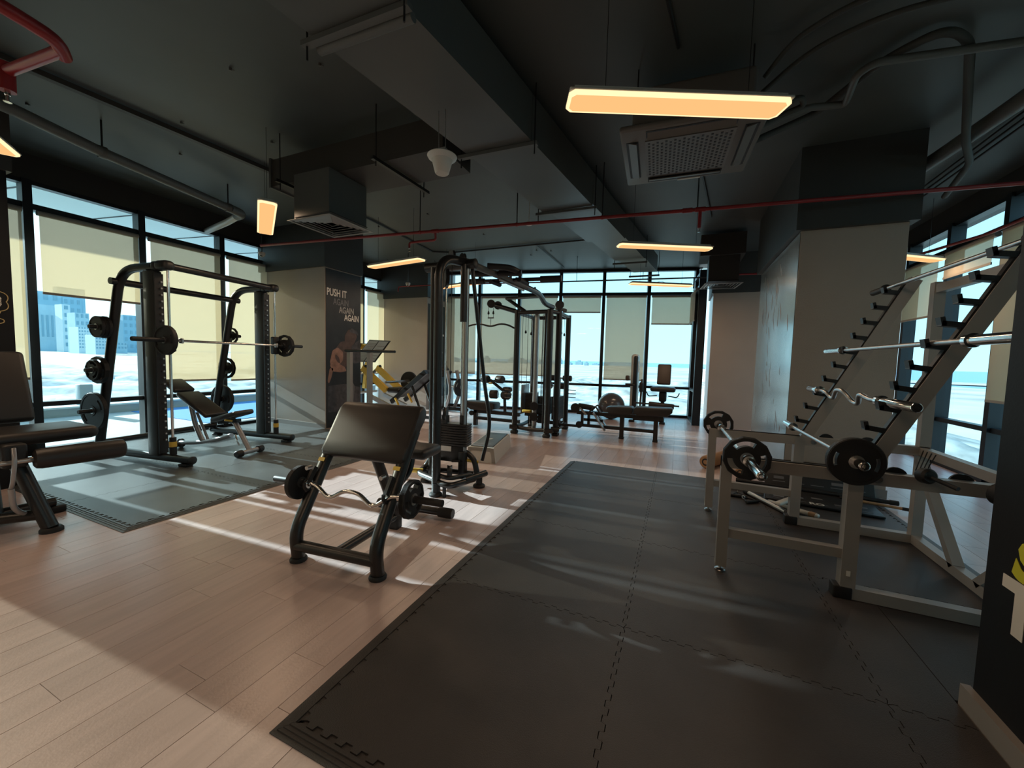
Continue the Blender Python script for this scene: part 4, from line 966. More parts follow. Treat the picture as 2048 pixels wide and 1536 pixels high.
# ================================================================== CABLE TOWER (front station of the crossover)
ct = thing('cable_tower', 'tall black cable pulley tower with weight stack and overhead boom behind the preacher bench', 'machine', (-2.1, 3.45, 0))
MB().tube(fillet([(-2.13, 3.12, 0.03), (-2.13, 3.12, 2.30), (-2.06, 3.62, 2.34)], [0, 0.22, 0], 8), 0.046, 16, ry=0.042).build('main_post', 'black_metal', ct)
MB().tube([(-2.40, 3.42, 0.05), (-2.40, 3.42, 2.28)], 0.03, 12).build('rear_post', 'black_metal', ct)
MB().tube([(-2.56, 3.52, 2.31), (-1.95, 3.50, 2.31)], 0.05, 18).build('top_crossbar', 'black_metal', ct)
MB().lathe([(0, 0), (0.05, 0), (0.05, 0.006), (0.04, 0.012), (0, 0.012)], (-1.95, 3.50, 2.31), axis=(1, 0, 0), n=18).build('end_cap', 'black_plastic', ct)
def pulley(root, c, axis, r=0.06, w_=0.028, nm='pulley'):
    return MB().lathe([(0, -w_ / 2), (r, -w_ / 2), (r * 0.86, 0), (r, w_ / 2), (0, w_ / 2)], c, axis=axis, n=22).build(nm, 'black_plastic', root)
pulley(ct, (-2.22, 3.48, 2.40), (0.5, 0.85, 0), 0.062); pulley(ct, (-2.10, 3.50, 2.37), (0.5, 0.85, 0), 0.055)
pulley(ct, (-2.13, 3.24, 2.12), (0.7, 0.7, 0), 0.095, 0.035)
MB().cyl((-2.05, 3.50, 0.30), (-2.05, 3.50, 2.28), 0.032, 16).build('slide_column', 'steel', ct)
MB().tube([(-2.06, 3.47, 1.72), (-2.06, 3.47, 2.3)], 0.036, 12).build('column_sleeve', 'black_metal', ct)
MB().tube(fillet([(-2.02, 3.55, 2.32), (-1.92, 3.72, 1.0), (-1.87, 3.78, 0.62), (-1.95, 3.74, 0.22)], 0.35, 7), 0.021, 12).build('guard_rail', 'black_metal', ct)
for k in range(9): MB().rbox((-2.19, 3.50, 0.43 + k * 0.0265), (0.39, 0.14, 0.0235), 0.004, rz=R(6), seg=1).build('weight_block', 'black_metal', ct)
MB().rbox((-2.19, 3.50, 0.33), (0.30, 0.11, 0.17), 0.01, rz=R(6)).build('stack_base', 'black_metal', ct)
MB().box((-2.23, 3.435, 0.385), (0.13, 0.004, 0.055), rz=R(6)).build('weight_label', 'white_print', ct)
pulley(ct, (-2.24, 3.44, 0.755), (0.85, 0.35, 0), 0.075, 0.035); MB().bb(-2.27, -2.21, 3.41, 3.47, 0.66, 0.74).build('pulley_yoke', 'black_plastic', ct)
for (xx, yy) in ((-2.29, 3.50), (-2.10, 3.52)):
    MB().cyl((xx, yy, 0.25), (xx, yy, 2.28), 0.009, 8).build('guide_rod', 'chrome', ct)
for (xx, yy, z0) in ((-2.25, 3.42, 0.80), (-2.19, 3.44, 0.80), (-2.0, 3.47, 0.4)):
    MB().cyl((xx, yy, z0), (xx, yy, 2.30), 0.0035, 6).build('cable', 'cable_black', ct)
MB().rbox((-2.06, 3.49, 0.70), (0.05, 0.05, 0.10), 0.008).build('cable_stop', 'black_plastic', ct)
# low pulley carriage
MB().rbox((-2.05, 3.49, 0.22), (0.08, 0.08, 0.30), 0.02).build('carriage', 'black_plastic', ct)
pulley(ct, (-2.14, 3.38, 0.155), (0.85, 0.5, 0), 0.075, 0.05); pulley(ct, (-2.29, 3.38, 0.18), (0.85, 0.5, 0), 0.085, 0.035)
MB().cyl((-2.05, 3.44, 0.27), (-2.13, 3.40, 0.27), 0.014, 8).build('pull_pin', 'black_plastic', ct)
MB().cyl((-2.02, 3.52, 0.265), (-1.90, 3.56, 0.25), 0.016, 10).build('pin_handle', 'yellow_paint', ct)
# curved base
MB().tube(fillet([(-2.13, 3.12, 0.13), (-1.95, 3.08, 0.12), (-1.86, 3.40, 0.12)], 0.18, 8), 0.030, 14).build('base_tube', 'black_metal', ct)
MB().tube(fillet([(-2.13, 3.14, 0.19), (-1.98, 3.13, 0.18), (-1.90, 3.40, 0.16)], 0.16, 8), 0.022, 12).build('base_tube', 'black_metal', ct)
MB().tube([(-1.90, 3.28, 0.135), (-1.81, 3.56, 0.145)], 0.033, 14).build('base_end', 'black_metal', ct)
MB().tube(fillet([(-2.42, 3.45, 0.30), (-2.25, 3.50, 0.36), (-2.06, 3.53, 0.36), (-1.95, 3.55, 0.29), (-1.88, 3.52, 0.10)], 0.14, 7), 0.030, 14).build('base_arch', 'black_metal', ct)
MB().tube(fillet([(-2.13, 3.13, 0.14), (-2.45, 3.25, 0.14), (-2.50, 3.45, 0.14), (-2.40, 3.44, 0.28)], 0.12, 6), 0.03, 12).build('base_tube', 'black_metal', ct)
MB().tube([(-2.45, 3.42, 0.14), (-1.95, 3.55, 0.12)], 0.028, 10).build('base_tube', 'black_metal', ct)
for (xx, yy) in ((-2.12, 3.10), (-1.865, 3.52), (-2.46, 3.42)):
    MB().lathe([(0, 0), (0.062, 0), (0.064, 0.02), (0.05, 0.032), (0.034, 0.036), (0.034, 0.12), (0, 0.12)], (xx, yy, 0), n=20).build('rubber_foot', 'rubber_black', ct)
MB().cyl((-2.02, 3.10, 0), (-2.02, 3.10, 0.1), 0.018, 10).build('level_foot', 'rubber_black', ct)
MB().tube(fillet([(-2.42, 3.30, 0.15), (-2.52, 3.24, 0.16), (-2.62, 3.22, 0.12)], 0.03), 0.024, 10).build('tether_handle', 'yellow_paint', ct)
# overhead boom to the multi-station, with pull-up grips
bo = assembly('overhead_boom', ct, (-2.0, 4.8, 2.3), 'overhead grey boom with pull-up grips')
MB().tube([(-2.06, 3.56, 2.335), (-1.97, 5.0, 2.335)], 0.042, 16, ry=0.036).build('boom_tube', 'pipe_grey', bo)
MB().tube(fillet([(-1.97, 4.95, 2.335), (-1.96, 5.5, 2.34), (-2.05, 6.0, 2.26), (-2.02, 6.36, 2.25)], 0.3, 8), 0.040, 14).build('boom_curve', 'black_metal', bo)
for (yy, xa, xb) in ((4.10, -2.28, -1.72), (4.50, -2.62, -1.36)):
    MB().tube([(xa, yy - 0.04, 2.345), (xb, yy + 0.08, 2.345)], 0.024, 12).build('pullup_bar', 'black_metal', bo)
    for (a, b) in ((xa, xa + 0.26), (xb - 0.26, xb)):
        f = lambda x: yy - 0.04 + (x - xa) / (xb - xa) * 0.12
        MB().tube([(a, f(a), 2.345), (b, f(b), 2.345)], 0.036, 14).build('grip', 'rubber_black', bo)
for xx in (-2.18, -1.80):
    MB().tube([(xx, 4.30, 2.30), (xx + 0.01, 4.55, 2.30)], 0.028, 12).build('grip', 'rubber_black', bo)
MB().tube(fillet([(-2.02, 3.9, 2.38), (-1.78, 4.0, 2.37), (-1.76, 4.2, 2.36)], 0.1), 0.034, 14).build('grip', 'rubber_black', bo)
for yy in (4.5, 4.7, 5.1, 5.4): pulley(bo, (-2.0, yy, 2.39), (1, 0.1, 0), 0.03, 0.02)
MB().tube([(-2.0, 4.2, 2.285), (-1.98, 4.9, 2.285)], 0.016, 8).build('cable_guide', 'silver_paint', bo)
# ================================================================== MULTI-STATION
ms = thing('multi_station', 'large black multi-station gym with low benches either side before the back windows', 'machine', (-2.35, 6.85, 0))
posts = [(-2.70, 6.42), (-2.06, 6.34), (-1.97, 6.58), (-2.00, 7.32), (-2.70, 7.30)]
for (xx, yy) in posts:
    MB().tube([(xx, yy, 0.04), (xx, yy, 2.22)], 0.045, 4 if False else 14, ry=0.05).build('post', 'black_metal', ms)
    MB().rbox((xx, yy, 0.03), (0.12, 0.12, 0.06), 0.02).build('rubber_foot', 'rubber_black', ms)
for a in range(5):
    p, q = posts[a], posts[(a + 1) % 5]
    MB().tube([(p[0], p[1], 2.18), (q[0], q[1], 2.18)], 0.036, 12).build('top_frame', 'black_metal', ms)
    MB().tube(fillet([(p[0], p[1], 0.13), ((p[0] + q[0]) / 2, (p[1] + q[1]) / 2, 0.10), (q[0], q[1], 0.13)], 0.3), 0.036, 12).build('base_frame', 'black_metal', ms)
for (xx, yy) in ((-2.70, 6.36), (-2.02, 6.30), (-1.97, 6.52)):
    MB().tube([(xx - 0.06, yy - 0.02, 0.13), (xx + 0.08, yy + 0.02, 0.13)], 0.042, 12).build('base_end', 'black_metal', ms)
MB().cyl((-2.36, 6.52, 0.10), (-2.36, 6.52, 2.2), 0.04, 16).build('slide_column', 'steel', ms)
MB().cyl((-2.16, 6.42, 0.10), (-2.16, 6.42, 2.2), 0.018, 12).build('side_rail', 'black_metal', ms)
for (cx, cy, w_, d_, nb, z0) in ((-2.56, 6.92, 0.15, 0.34, 16, 0.30), (-2.33, 7.05, 0.26, 0.15, 12, 0.34), (-2.06, 6.98, 0.13, 0.34, 16, 0.26), (-2.28, 6.68, 0.28, 0.14, 7, 0.36)):
    for k in range(nb): MB().box((cx, cy, z0 + k * 0.027), (w_, d_, 0.0245)).build('weight_block', 'black_metal', ms)
    for s_ in (-0.06, 0.06):
        dxx, dyy = (0, s_ * 1.6) if d_ > w_ else (s_ * 1.6, 0)
        MB().cyl((cx + dxx, cy + dyy, 0.12), (cx + dxx, cy + dyy, 2.2), 0.009, 8).build('guide_rod', 'chrome', ms)
    MB().cyl((cx, cy, z0 + nb * 0.027), (cx, cy, 2.2), 0.004, 6).build('cable', 'cable_black', ms)
    MB().bb(cx - 0.05, cx + 0.05, cy - 0.05, cy + 0.05, z0 - 0.17, z0 - 0.02).build('stack_base', 'black_plastic', ms)
    MB().rbox((cx, cy, z0 + nb * 0.027 + 0.06), (0.05, 0.06, 0.12), 0.01).build('stack_head', 'black_plastic', ms)
for (xx, yy) in ((-2.62, 6.86), (-2.03, 6.98)):
    MB().rbox((xx - 0.06 if xx < -2 else xx + 0.05, yy, 0.60), (0.012, 0.40, 0.55), 0.006).build('stack_shroud', 'silver_paint', ms)
pulley(ms, (-2.34, 6.44, 0.52), (0.4, -1, 0), 0.075, 0.05); pulley(ms, (-2.34, 6.44, 0.33), (0.4, -1, 0), 0.075, 0.05)
MB().rbox((-2.53, 6.60, 0.40), (0.17, 0.10, 0.05), 0.015).build('adjust_handle', 'yellow_paint', ms)
pulley(ms, (-1.97, 6.58, 2.32), (0.5, -1, 0), 0.075, 0.05)
MB().tube([(-2.02, 6.56, 2.26), (-1.90, 6.75, 2.24)], 0.03, 10).build('pulley_arm', 'pipe_grey', ms)
for (xx, yy, zb) in ((-2.60, 6.6, 1.85), (-2.50, 6.62, 1.82), (-2.12, 6.5, 1.85), (-2.0, 6.85, 1.85), (-2.0, 7.05, 1.83), (-2.1, 6.5, 1.7)):
    MB().cyl((xx, yy, zb), (xx, yy, 2.18), 0.0035, 6).build('cable', 'cable_black', ms)
    MB().lathe([(0, 0), (0.018, 0.01), (0.02, 0.03), (0.01, 0.06), (0, 0.06)], (xx, yy, zb - 0.03), n=10).build('cable_ball', 'rubber_black', ms)
for k in range(7):
    MB().cyl((-2.62 + k * 0.095, 6.50 + 0.02 * (k % 3), 0.9), (-2.62 + k * 0.095, 6.50 + 0.02 * (k % 3), 2.18), 0.004, 6).build('cable', 'cable_black', ms)
MB().cyl((-2.22, 6.62, 0.5), (-2.22, 6.62, 2.18), 0.02, 10).build('guide_column', 'steel', ms)
for k in range(3):
    MB().cyl((-2.78, 6.45, 0.78 - k * 0.07), (-2.92, 6.45, 0.78 - k * 0.07), 0.008, 6).build('attachment_peg', 'black_metal', ms)
    MB().cyl((-1.96, 7.3, 0.78 - k * 0.07), (-1.80, 7.3, 0.78 - k * 0.07), 0.008, 6).build('attachment_peg', 'black_metal', ms)
# back-extension style roller pads behind the tower
for (z_, xo) in ((1.00, 0.0), (0.84, -0.08)):
    for sx in (-1, 1): 
        MB().lathe([(0, 0), (0.05, 0), (0.058, 0.02), (0.058, 0.15), (0.05, 0.17), (0, 0.17)], (-2.15 + xo + 0.07 * sx, 7.36, z_), axis=(sx, 0, 0), n=16).build('roller_pad', 'vinyl_black', ms)
    MB().cyl((-2.25 + xo, 7.36, z_), (-2.05 + xo, 7.36, z_), 0.015, 8).build('roller_axle', 'steel', ms)
MB().tube([(-2.15, 7.36, 0.3), (-2.15, 7.36, 1.02)], 0.025, 10).build('roller_post', 'silver_paint', ms)
# lat pulldown arm, bar and knee bench on the left
MB().tube(fillet([(-2.68, 6.45, 2.19), (-2.95, 6.46, 2.27), (-3.16, 6.46, 2.33)], 0.15), 0.042, 14).build('pulldown_arm', 'black_metal', ms)
MB().tube([(-2.55, 6.42, 2.20), (-2.86, 6.30, 2.42), (-2.08, 5.85, 2.36)], 0.032, 12).build('boom_brace', 'black_metal', ms)
pulley(ms, (-3.24, 6.44, 2.36), (0.3, -1, 0), 0.075, 0.03); pulley(ms, (-3.11, 6.46, 2.33), (0.3, -1, 0), 0.075, 0.03)
lb = thing('pulldown_bar', 'black wavy lat pulldown bar hanging on two cables left of the multi-station', 'bar', (-3.24, 6.44, 1.95))
MB().tube(fillet([(-3.80, 6.44, 1.93), (-3.60, 6.44, 1.985), (-3.42, 6.44, 1.99), (-3.24, 6.44, 1.935), (-3.06, 6.44, 1.99), (-2.90, 6.44, 1.975), (-2.74, 6.44, 1.90)], 0.1, 5), 0.016, 12).build('bar', 'rubber_black', lb)
MB().cyl((-3.24, 6.44, 1.95), (-3.24, 6.44, 2.10), 0.006, 8).build('hook_link', 'steel', lb)
MB().beam((-3.30, 6.44, 2.10), (-3.18, 6.44, 2.10), 0.015, 0.02).build('spreader', 'black_metal', lb)
for xx in (-3.29, -3.19):
    MB().cyl((xx, 6.44, 2.10), (xx, 6.44, 2.33), 0.004, 6).build('cable', 'cable_black', lb)
    MB().lathe([(0, 0), (0.018, 0.01), (0.02, 0.03), (0.008, 0.07), (0, 0.07)], (xx, 6.44, 2.16), n=10).build('cable_ball', 'rubber_black', lb)
kb = assembly('pulldown_seat', ms, (-3.5, 6.72, 0), 'low black pulldown bench with knee rollers')
sec2 = [(-0.37, 0.49), (-0.30, 0.50), (0.30, 0.50), (0.34, 0.48), (0.34, 0.38), (0.20, 0.34), (-0.16, 0.34), (-0.37, 0.46)]
pad_sec(MB(), sec2, (-3.54, 6.88, 0), (1, 0, 0), (0, 0, 1), (0, -1, 0), 0.32, 0.02).build('seat_pad', 'vinyl_black', kb)
MB().bb(-3.68, -2.72, 6.68, 6.75, 0.27, 0.34).build('seat_beam', 'black_metal', kb)
MB().bb(-3.70, -3.63, 6.68, 6.75, 0.02, 0.34).build('leg', 'black_metal', kb)
MB().bb(-3.64, -2.72, 6.685, 6.745, 0.14, 0.20).build('lower_beam', 'black_metal', kb)
MB().tube([(-3.03, 6.72, 0.32), (-3.05, 6.72, 0.72), (-3.36, 6.72, 0.93)], 0.03, 10).build('knee_post', 'black_metal', kb)
for sx in (-1, 1):
    MB().lathe([(0, 0), (0.06, 0), (0.075, 0.02), (0.075, 0.15), (0.06, 0.17), (0, 0.17)], (-3.30 + (0.06 if sx > 0 else -0.06), 6.70 + 0.06 * sx, 0.95), axis=(0.9 * sx, -0.3 * sx, 0), n=18).build('knee_roller', 'vinyl_black', kb)
    MB().lathe([(0, 0), (0.07, 0), (0.085, 0.02), (0.085, 0.14), (0.07, 0.16), (0, 0.16)], (-3.13 + 0.05 * sx, 6.70, 0.66), axis=(0.95 * sx, -0.2, 0), n=18).build('thigh_roller', 'vinyl_black', kb)
MB().rbox((-3.02, 6.78, 0.76), (0.18, 0.14, 0.10), 0.04).build('chest_pad', 'vinyl_black', kb)
MB().box((-3.30, 6.60, 0.88), (0.07, 0.02, 0.03)).build('logo_sticker', 'yellow_paint', kb)
MB().lathe([(0, 0), (0.05, 0), (0.05, 0.03), (0, 0.03)], (-3.74, 6.66, 0.26), axis=(0, 1, 0), n=14).build('wheel', 'rubber_black', kb)
# low row bench on the right
lr = assembly('low_row_seat', ms, (-0.8, 6.96, 0), 'long two-pad low row bench with footplates')
prof = lambda a, b: [(a, 0.545), (a + 0.05, 0.56), (b - 0.03, 0.58), (b, 0.56), (b, 0.47), (b - 0.07, 0.44), (a + 0.07, 0.43), (a, 0.50)]
pad_sec(MB(), prof(-1.14, -0.69), (0, 7.12, 0), (1, 0, 0), (0, 0, 1), (0, -1, 0), 0.30, 0.02).build('seat_pad', 'vinyl_black', lr)
pad_sec(MB(), [(-0.675, 0.56), (-0.64, 0.585), (-0.08, 0.60), (-0.055, 0.58), (-0.06, 0.53), (-0.14, 0.46), (-0.60, 0.445), (-0.675, 0.48)], (0, 7.12, 0), (1, 0, 0), (0, 0, 1), (0, -1, 0), 0.30, 0.02).build('seat_pad', 'vinyl_black', lr)
MB().bb(-1.68, -0.2, 6.93, 7.0, 0.375, 0.44).build('seat_beam', 'black_metal', lr)
for xx in (-0.87, -0.31):
    MB().bb(xx - 0.035, xx + 0.035, 6.92, 7.01, 0.02, 0.44).build('leg', 'black_metal', lr)
    MB().rbox((xx, 6.965, 0.015), (0.085, 0.11, 0.03), 0.008).build('rubber_foot', 'rubber_black', lr)
MB().bb(-1.68, -0.30, 6.935, 6.995, 0.15, 0.205).build('lower_beam', 'black_metal', lr)
MB().bb(-1.55, -1.20, 6.94, 6.99, 0.26, 0.31).build('lower_beam', 'black_metal', lr)
for xx in (-1.58, -1.46): MB().bb(xx - 0.022, xx + 0.022, 6.94, 6.99, 0.2, 0.40).build('strut', 'black_metal', lr)
for yy in (6.84, 7.09):
    MB().beam((-1.36, yy, 0.44), (-1.14, yy, 0.13), 0.10, 0.018, up=(1, 0, 0.7)).build('footplate', 'silver_paint', lr)
    MB().tube(fillet([(-1.44, yy, 0.43), (-1.33, yy, 0.56), (-1.24, yy, 0.43)], 0.04), 0.014, 8).build('foot_bracket', 'black_metal', lr)
pulley(lr, (-1.70, 6.90, 0.49), (0.3, -1, 0), 0.085, 0.05); pulley(lr, (-1.62, 6.90, 0.19), (0.3, -1, 0), 0.06, 0.06)
MB().lathe([(0, 0), (0.045, 0), (0.05, 0.02), (0.05, 0.26), (0.04, 0.28), (0, 0.28)], (-1.66, 6.96, 0.53), axis=(1, 0, -0.1), n=14).build('row_handle', 'rubber_black', lr)
MB().beam((-1.62, 6.92, 0.50), (-1.50, 6.92, 0.38), 0.05, 0.03).build('handle_cradle', 'silver_paint', lr)
MB().cyl((-2.0, 6.9, 0.16), (-1.62, 6.9, 0.16), 0.025, 10).build('link_tube', 'black_metal', lr)
# ================================================================== STEP PLATFORM
st = thing('aerobic_step', 'pale aerobic step platform with dark top behind the cable tower', 'step', (-2.40, 4.85, 0), R(12))
MB().prism([(-0.20, 0.0), (-0.17, 0.20), (0.17, 0.20), (0.20, 0.0), (0.15, 0.0), (0.13, 0.15), (-0.13, 0.15), (-0.15, 0.0)], (0, -0.50, 0), (1, 0, 0), (0, 0, 1), (0, 1, 0), 1.0).build('body_shell', 'white_plastic', st, world=False)
for yy in (-0.5, 0.36): MB().prism([(-0.20, 0.0), (-0.17, 0.198), (0.17, 0.198), (0.20, 0.0)], (0, yy, 0), (1, 0, 0), (0, 0, 1), (0, 1, 0), 0.14).build('end_block', 'white_plastic', st, world=False)
MB().rbox((0, 0, 0.205), (0.30, 0.94, 0.014), 0.006).build('top_mat', 'rubber_mat_sunlit', st, world=False)
MB().prism([(-0.05, 0), (0, -0.018), (0.05, 0), (0, 0.018)], (0, 0, 0.2125), (0.6, 0.8, 0), (-0.8, 0.6, 0), (0, 0, 1), 0.001).build('printed_logo', 'white_print', st, world=False)
# ================================================================== EXERCISE BALL
eb = thing('exercise_ball', 'dark grey shiny exercise ball by the back windows', 'ball', (-1.42, 9.25, 0))
import_prof = [(0.31 * math.sin(math.pi * k / 20), 0.31 - 0.31 * math.cos(math.pi * k / 20)) for k in range(21)]
mat('ball_vinyl', (0.09, 0.085, 0.09), 0.25, coat=0.3)
MB().lathe(import_prof, (0, 0, 0), n=36).build('ball', 'ball_vinyl', eb, world=False)
for k in (-2, -1, 1, 2):
    a = R(90 + 14 * k); MB().lathe([(0.31 * math.sin(a), 0.31 - 0.31 * math.cos(a) - 0.003), (0.31 * math.sin(a) + 0.003, 0.31 - 0.31 * math.cos(a)), (0.31 * math.sin(a), 0.31 - 0.31 * math.cos(a) + 0.003)], (0, 0, 0), n=36).build('ridge', 'ball_vinyl', eb, world=False)
# ================================================================== SEATED LEG MACHINE BY THE BACK WINDOWS
sl = thing('seated_leg_machine', 'seated leg machine with white shroud and brown backrest in front of the back windows', 'machine', (-0.6, 9.3, 0))
mat('brown_vinyl', (0.075, 0.050, 0.038), 0.45, bump=(300, 0.08))
MB().rbox((-0.93, 9.40, 0.80), (0.16, 0.42, 1.48), 0.07, seg=4).build('stack_shroud', 'white_plastic', sl)
MB().rbox((-0.90, 9.18, 0.78), (0.10, 0.10, 1.44), 0.04).build('shroud_front', 'black_metal', sl)
MB().box((-0.845, 9.35, 1.25), (0.01, 0.2, 0.25)).build('instruction_panel', 'white_print', sl)
slab_pad(MB(), (-0.30, 9.42, 0.86), (-0.30, 9.60, 1.32), 0.29, 0.07, (1, 0, 0), 0.03).build('backrest', 'brown_vinyl', sl)
MB().rbox((-0.30, 9.25, 0.765), (0.52, 0.42, 0.10), 0.045, seg=4).build('seat', 'vinyl_black', sl)
MB().rbox((-0.30, 9.30, 0.60), (0.16, 0.16, 0.24), 0.04).build('seat_column', 'black_plastic', sl)
MB().lathe([(0, 0), (0.05, 0), (0.06, 0.02), (0.06, 0.50), (0.05, 0.52), (0, 0.52)], (-0.57, 8.98, 0.44), axis=(1, 0, -0.06), n=18).build('roller_pad', 'vinyl_black', sl)
MB().cyl((-0.88, 8.98, 0.45), (0.05, 8.98, 0.43), 0.018, 8).build('roller_axle', 'black_metal', sl)
for sx in (-1, 1): MB().tube(fillet([(-0.30 + 0.12 * sx, 9.2, 0.62), (-0.30 + 0.30 * sx, 9.15, 0.60), (-0.30 + 0.34 * sx, 9.12, 0.70)], 0.05), 0.012, 8).build('grab_handle', 'black_metal', sl)
MB().tube([(-0.9, 9.1, 0.08), (-0.25, 9.1, 0.08)], 0.04, 12).build('base_tube', 'black_metal', sl)
MB().tube([(-0.28, 9.1, 0.02), (-0.28, 9.12, 0.30), (-0.30, 9.28, 0.5)], 0.04, 12).build('leg', 'black_metal', sl)
MB().tube([(-0.76, 9.05, 0.3), (-0.74, 9.05, 0.98)], 0.022, 10).build('lever_arm', 'brown_vinyl', sl)
MB().rbox((-0.75, 9.05, 0.80), (0.09, 0.08, 0.22), 0.03).build('lever_head', 'black_plastic', sl)
MB().rbox((-1.06, 9.10, 0.99), (0.09, 0.09, 0.12), 0.03).build('knee_pad', 'brown_vinyl', sl)
MB().cyl((-1.10, 9.10, 0.84), (-0.9, 9.10, 0.84), 0.03, 10).build('knee_arm', 'black_metal', sl)
for xx in (-0.93, -0.28): MB().rbox((xx, 9.1, 0.02), (0.12, 0.14, 0.04), 0.01).build('rubber_foot', 'rubber_black', sl)
# ================================================================== LEG PRESS
LY = 6.70
lp = thing('leg_press', 'yellow and black plate-loaded leg press beyond the push-it column', 'machine', (-5.6, LY, 0))
k_ = LY / 7.2
def lpp(x, z, dy=0.0): return (x * k_, LY + dy, 1.35 + (z - 1.35) * k_)
for dy in (-0.22, 0.22):
    MB().beam(lpp(-7.25, 0.52, dy), lpp(-7.1, 1.60, dy), 0.08, 0.10).build('sled_arm', 'yellow_paint', lp)
    MB().beam(lpp(-6.86, 1.05, dy), lpp(-6.15, 0.56, dy), 0.07, 0.13).build('sled_side', 'yellow_paint', lp)
    MB().beam(lpp(-6.0, 0.30, dy), lpp(-5.05, 1.02, dy), 0.06, 0.09).build('back_rail', 'black_metal', lp)
    MB().beam(lpp(-6.65, 0.40, dy), lpp(-5.95, 0.16, dy), 0.06, 0.08).build('base_rail', 'silver_paint', lp)
    MB().tube([lpp(-5.42, 0.68, dy), (-4.75, LY + dy, 0.04)], 0.03, 10).build('rear_leg', 'black_metal', lp)
    MB().beam((-6.75, LY + dy, 0.03), (-4.75, LY + dy, 0.03), 0.05, 0.06).build('floor_rail', 'black_metal', lp)
    MB().beam(lpp(-7.2, 0.75, dy), lpp(-6.75, 1.10, dy), 0.05, 0.05).build('link_bar', 'black_metal', lp)
MB().beam(lpp(-7.10, 1.55), lpp(-6.80, 1.55), 0.40, 0.12).build('footplate', 'yellow_paint', lp)
MB().cyl(lpp(-6.98, 1.58, -0.30), lpp(-6.98, 1.58, 0.30), 0.05, 14).build('cross_tube', 'black_metal', lp)
slab_pad(MB(), lpp(-5.85, 0.44), lpp(-5.10, 1.03), 0.44, 0.10, (0, 1, 0), 0.03).build('back_pad', 'vinyl_black', lp)
MB().rbox(lpp(-5.98, 0.56), (0.34, 0.42, 0.12), 0.05, seg=4).build('seat', 'vinyl_black', lp)
for (a, b) in ((-5.85, 0.40), (-5.50, 0.52)):
    p = V(lpp(a, b, -0.26)); MB().cyl(p, p + V(0.12, -0.02, -0.17), 0.022, 10).build('side_handle', 'yellow_paint', lp)
for (xx, z_) in ((-7.08, 0.44), (-5.98, 0.76)):
    p = V(lpp(xx, z_)); MB().cyl(p + V(0, -0.42, 0), p + V(0, 0.42, 0), 0.025, 12).build('plate_horn', 'steel', lp)
plate(lpp(-7.08, 0.46, -0.33), R(90), 0.225, 0.05, 'round', 'large plate on the lower left horn of the leg press', 'plates on the leg press')
plate(lpp(-5.98, 0.74, 0.34), R(90), 0.225, 0.05, 'solid', 'large plate on the leg press behind its seat', 'plates on the leg press')
# instruction board on the machine
ib = thing('instruction_board', 'tilted grey framed instruction board with two printed columns by the leg press', 'sign', lpp(-6.3, 1.45, -0.55))
c = [lpp(-6.80, 1.20, -0.55), lpp(-6.17, 1.20, -0.55), lpp(-5.83, 1.68, -0.45), lpp(-6.42, 1.70, -0.45)]
c = [V(q) for q in c]; nrm = (c[1] - c[0]).cross(c[3] - c[0]).normalized()
if nrm.y > 0: nrm = -nrm
MB().add(c + [q - nrm * 0.02 for q in c], [(0, 1, 2, 3), (7, 6, 5, 4), (0, 4, 5, 1), (1, 5, 6, 2), (2, 6, 7, 3), (3, 7, 4, 0)]).build('frame', 'black_plastic', ib)
cc = (c[0] + c[1] + c[2] + c[3]) / 4
mat('board_grey', (0.20, 0.23, 0.24), 0.5)
for (s0, s1, t0, t1) in ((0.04, 0.48, 0.05, 0.46), (0.52, 0.96, 0.05, 0.95), (0.04, 0.48, 0.52, 0.95)):
    bl = lambda s, t: (c[0] * (1 - s) + c[1] * s) * (1 - t) + (c[3] * (1 - s) + c[2] * s) * t + nrm * 0.003
    MB().add([bl(s0, t0), bl(s1, t0), bl(s1, t1), bl(s0, t1)], [(0, 1, 2, 3)]).build('printed_panel', 'board_grey', ib)
    for r_ in range(5):
        tt = t0 + (t1 - t0) * (0.12 + 0.16 * r_)
        a_, b_ = bl(s0 + 0.05, tt) + nrm * 0.001, bl(s1 - 0.06, tt) + nrm * 0.001
        MB().beam(a_, b_, 0.012, 0.002, up=nrm).build('text_line', 'grey_print', ib)
MB().beam(cc - nrm * 0.03, (cc.x - 0.35, cc.y + 0.5, cc.z - 0.1), 0.03, 0.03).build('bracket', 'black_metal', ib)
# ================================================================== GREY DIP STAND
ds = thing('dip_stand', 'grey metal stand with black horizontal arm in front of the poster column', 'stand', (-5.1, 5.25, 0))
for xx in (-5.36, -4.90):
    MB().bb(xx - 0.035, xx + 0.035, 5.10, 5.17, 0.05, 1.44).build('upright', 'grey_metal', ds)
    MB().bb(xx - 0.04, xx + 0.04, 4.95, 5.75, 0.0, 0.06).build('base_bar', 'grey_metal', ds)
MB().bb(-5.36, -4.90, 5.11, 5.16, 0.30, 0.36).build('lower_crossbar', 'grey_metal', ds)
MB().cyl((-5.42, 5.09, 1.42), (-4.30, 5.07, 1.42), 0.022, 12).build('dip_arm', 'rubber_black', ds)
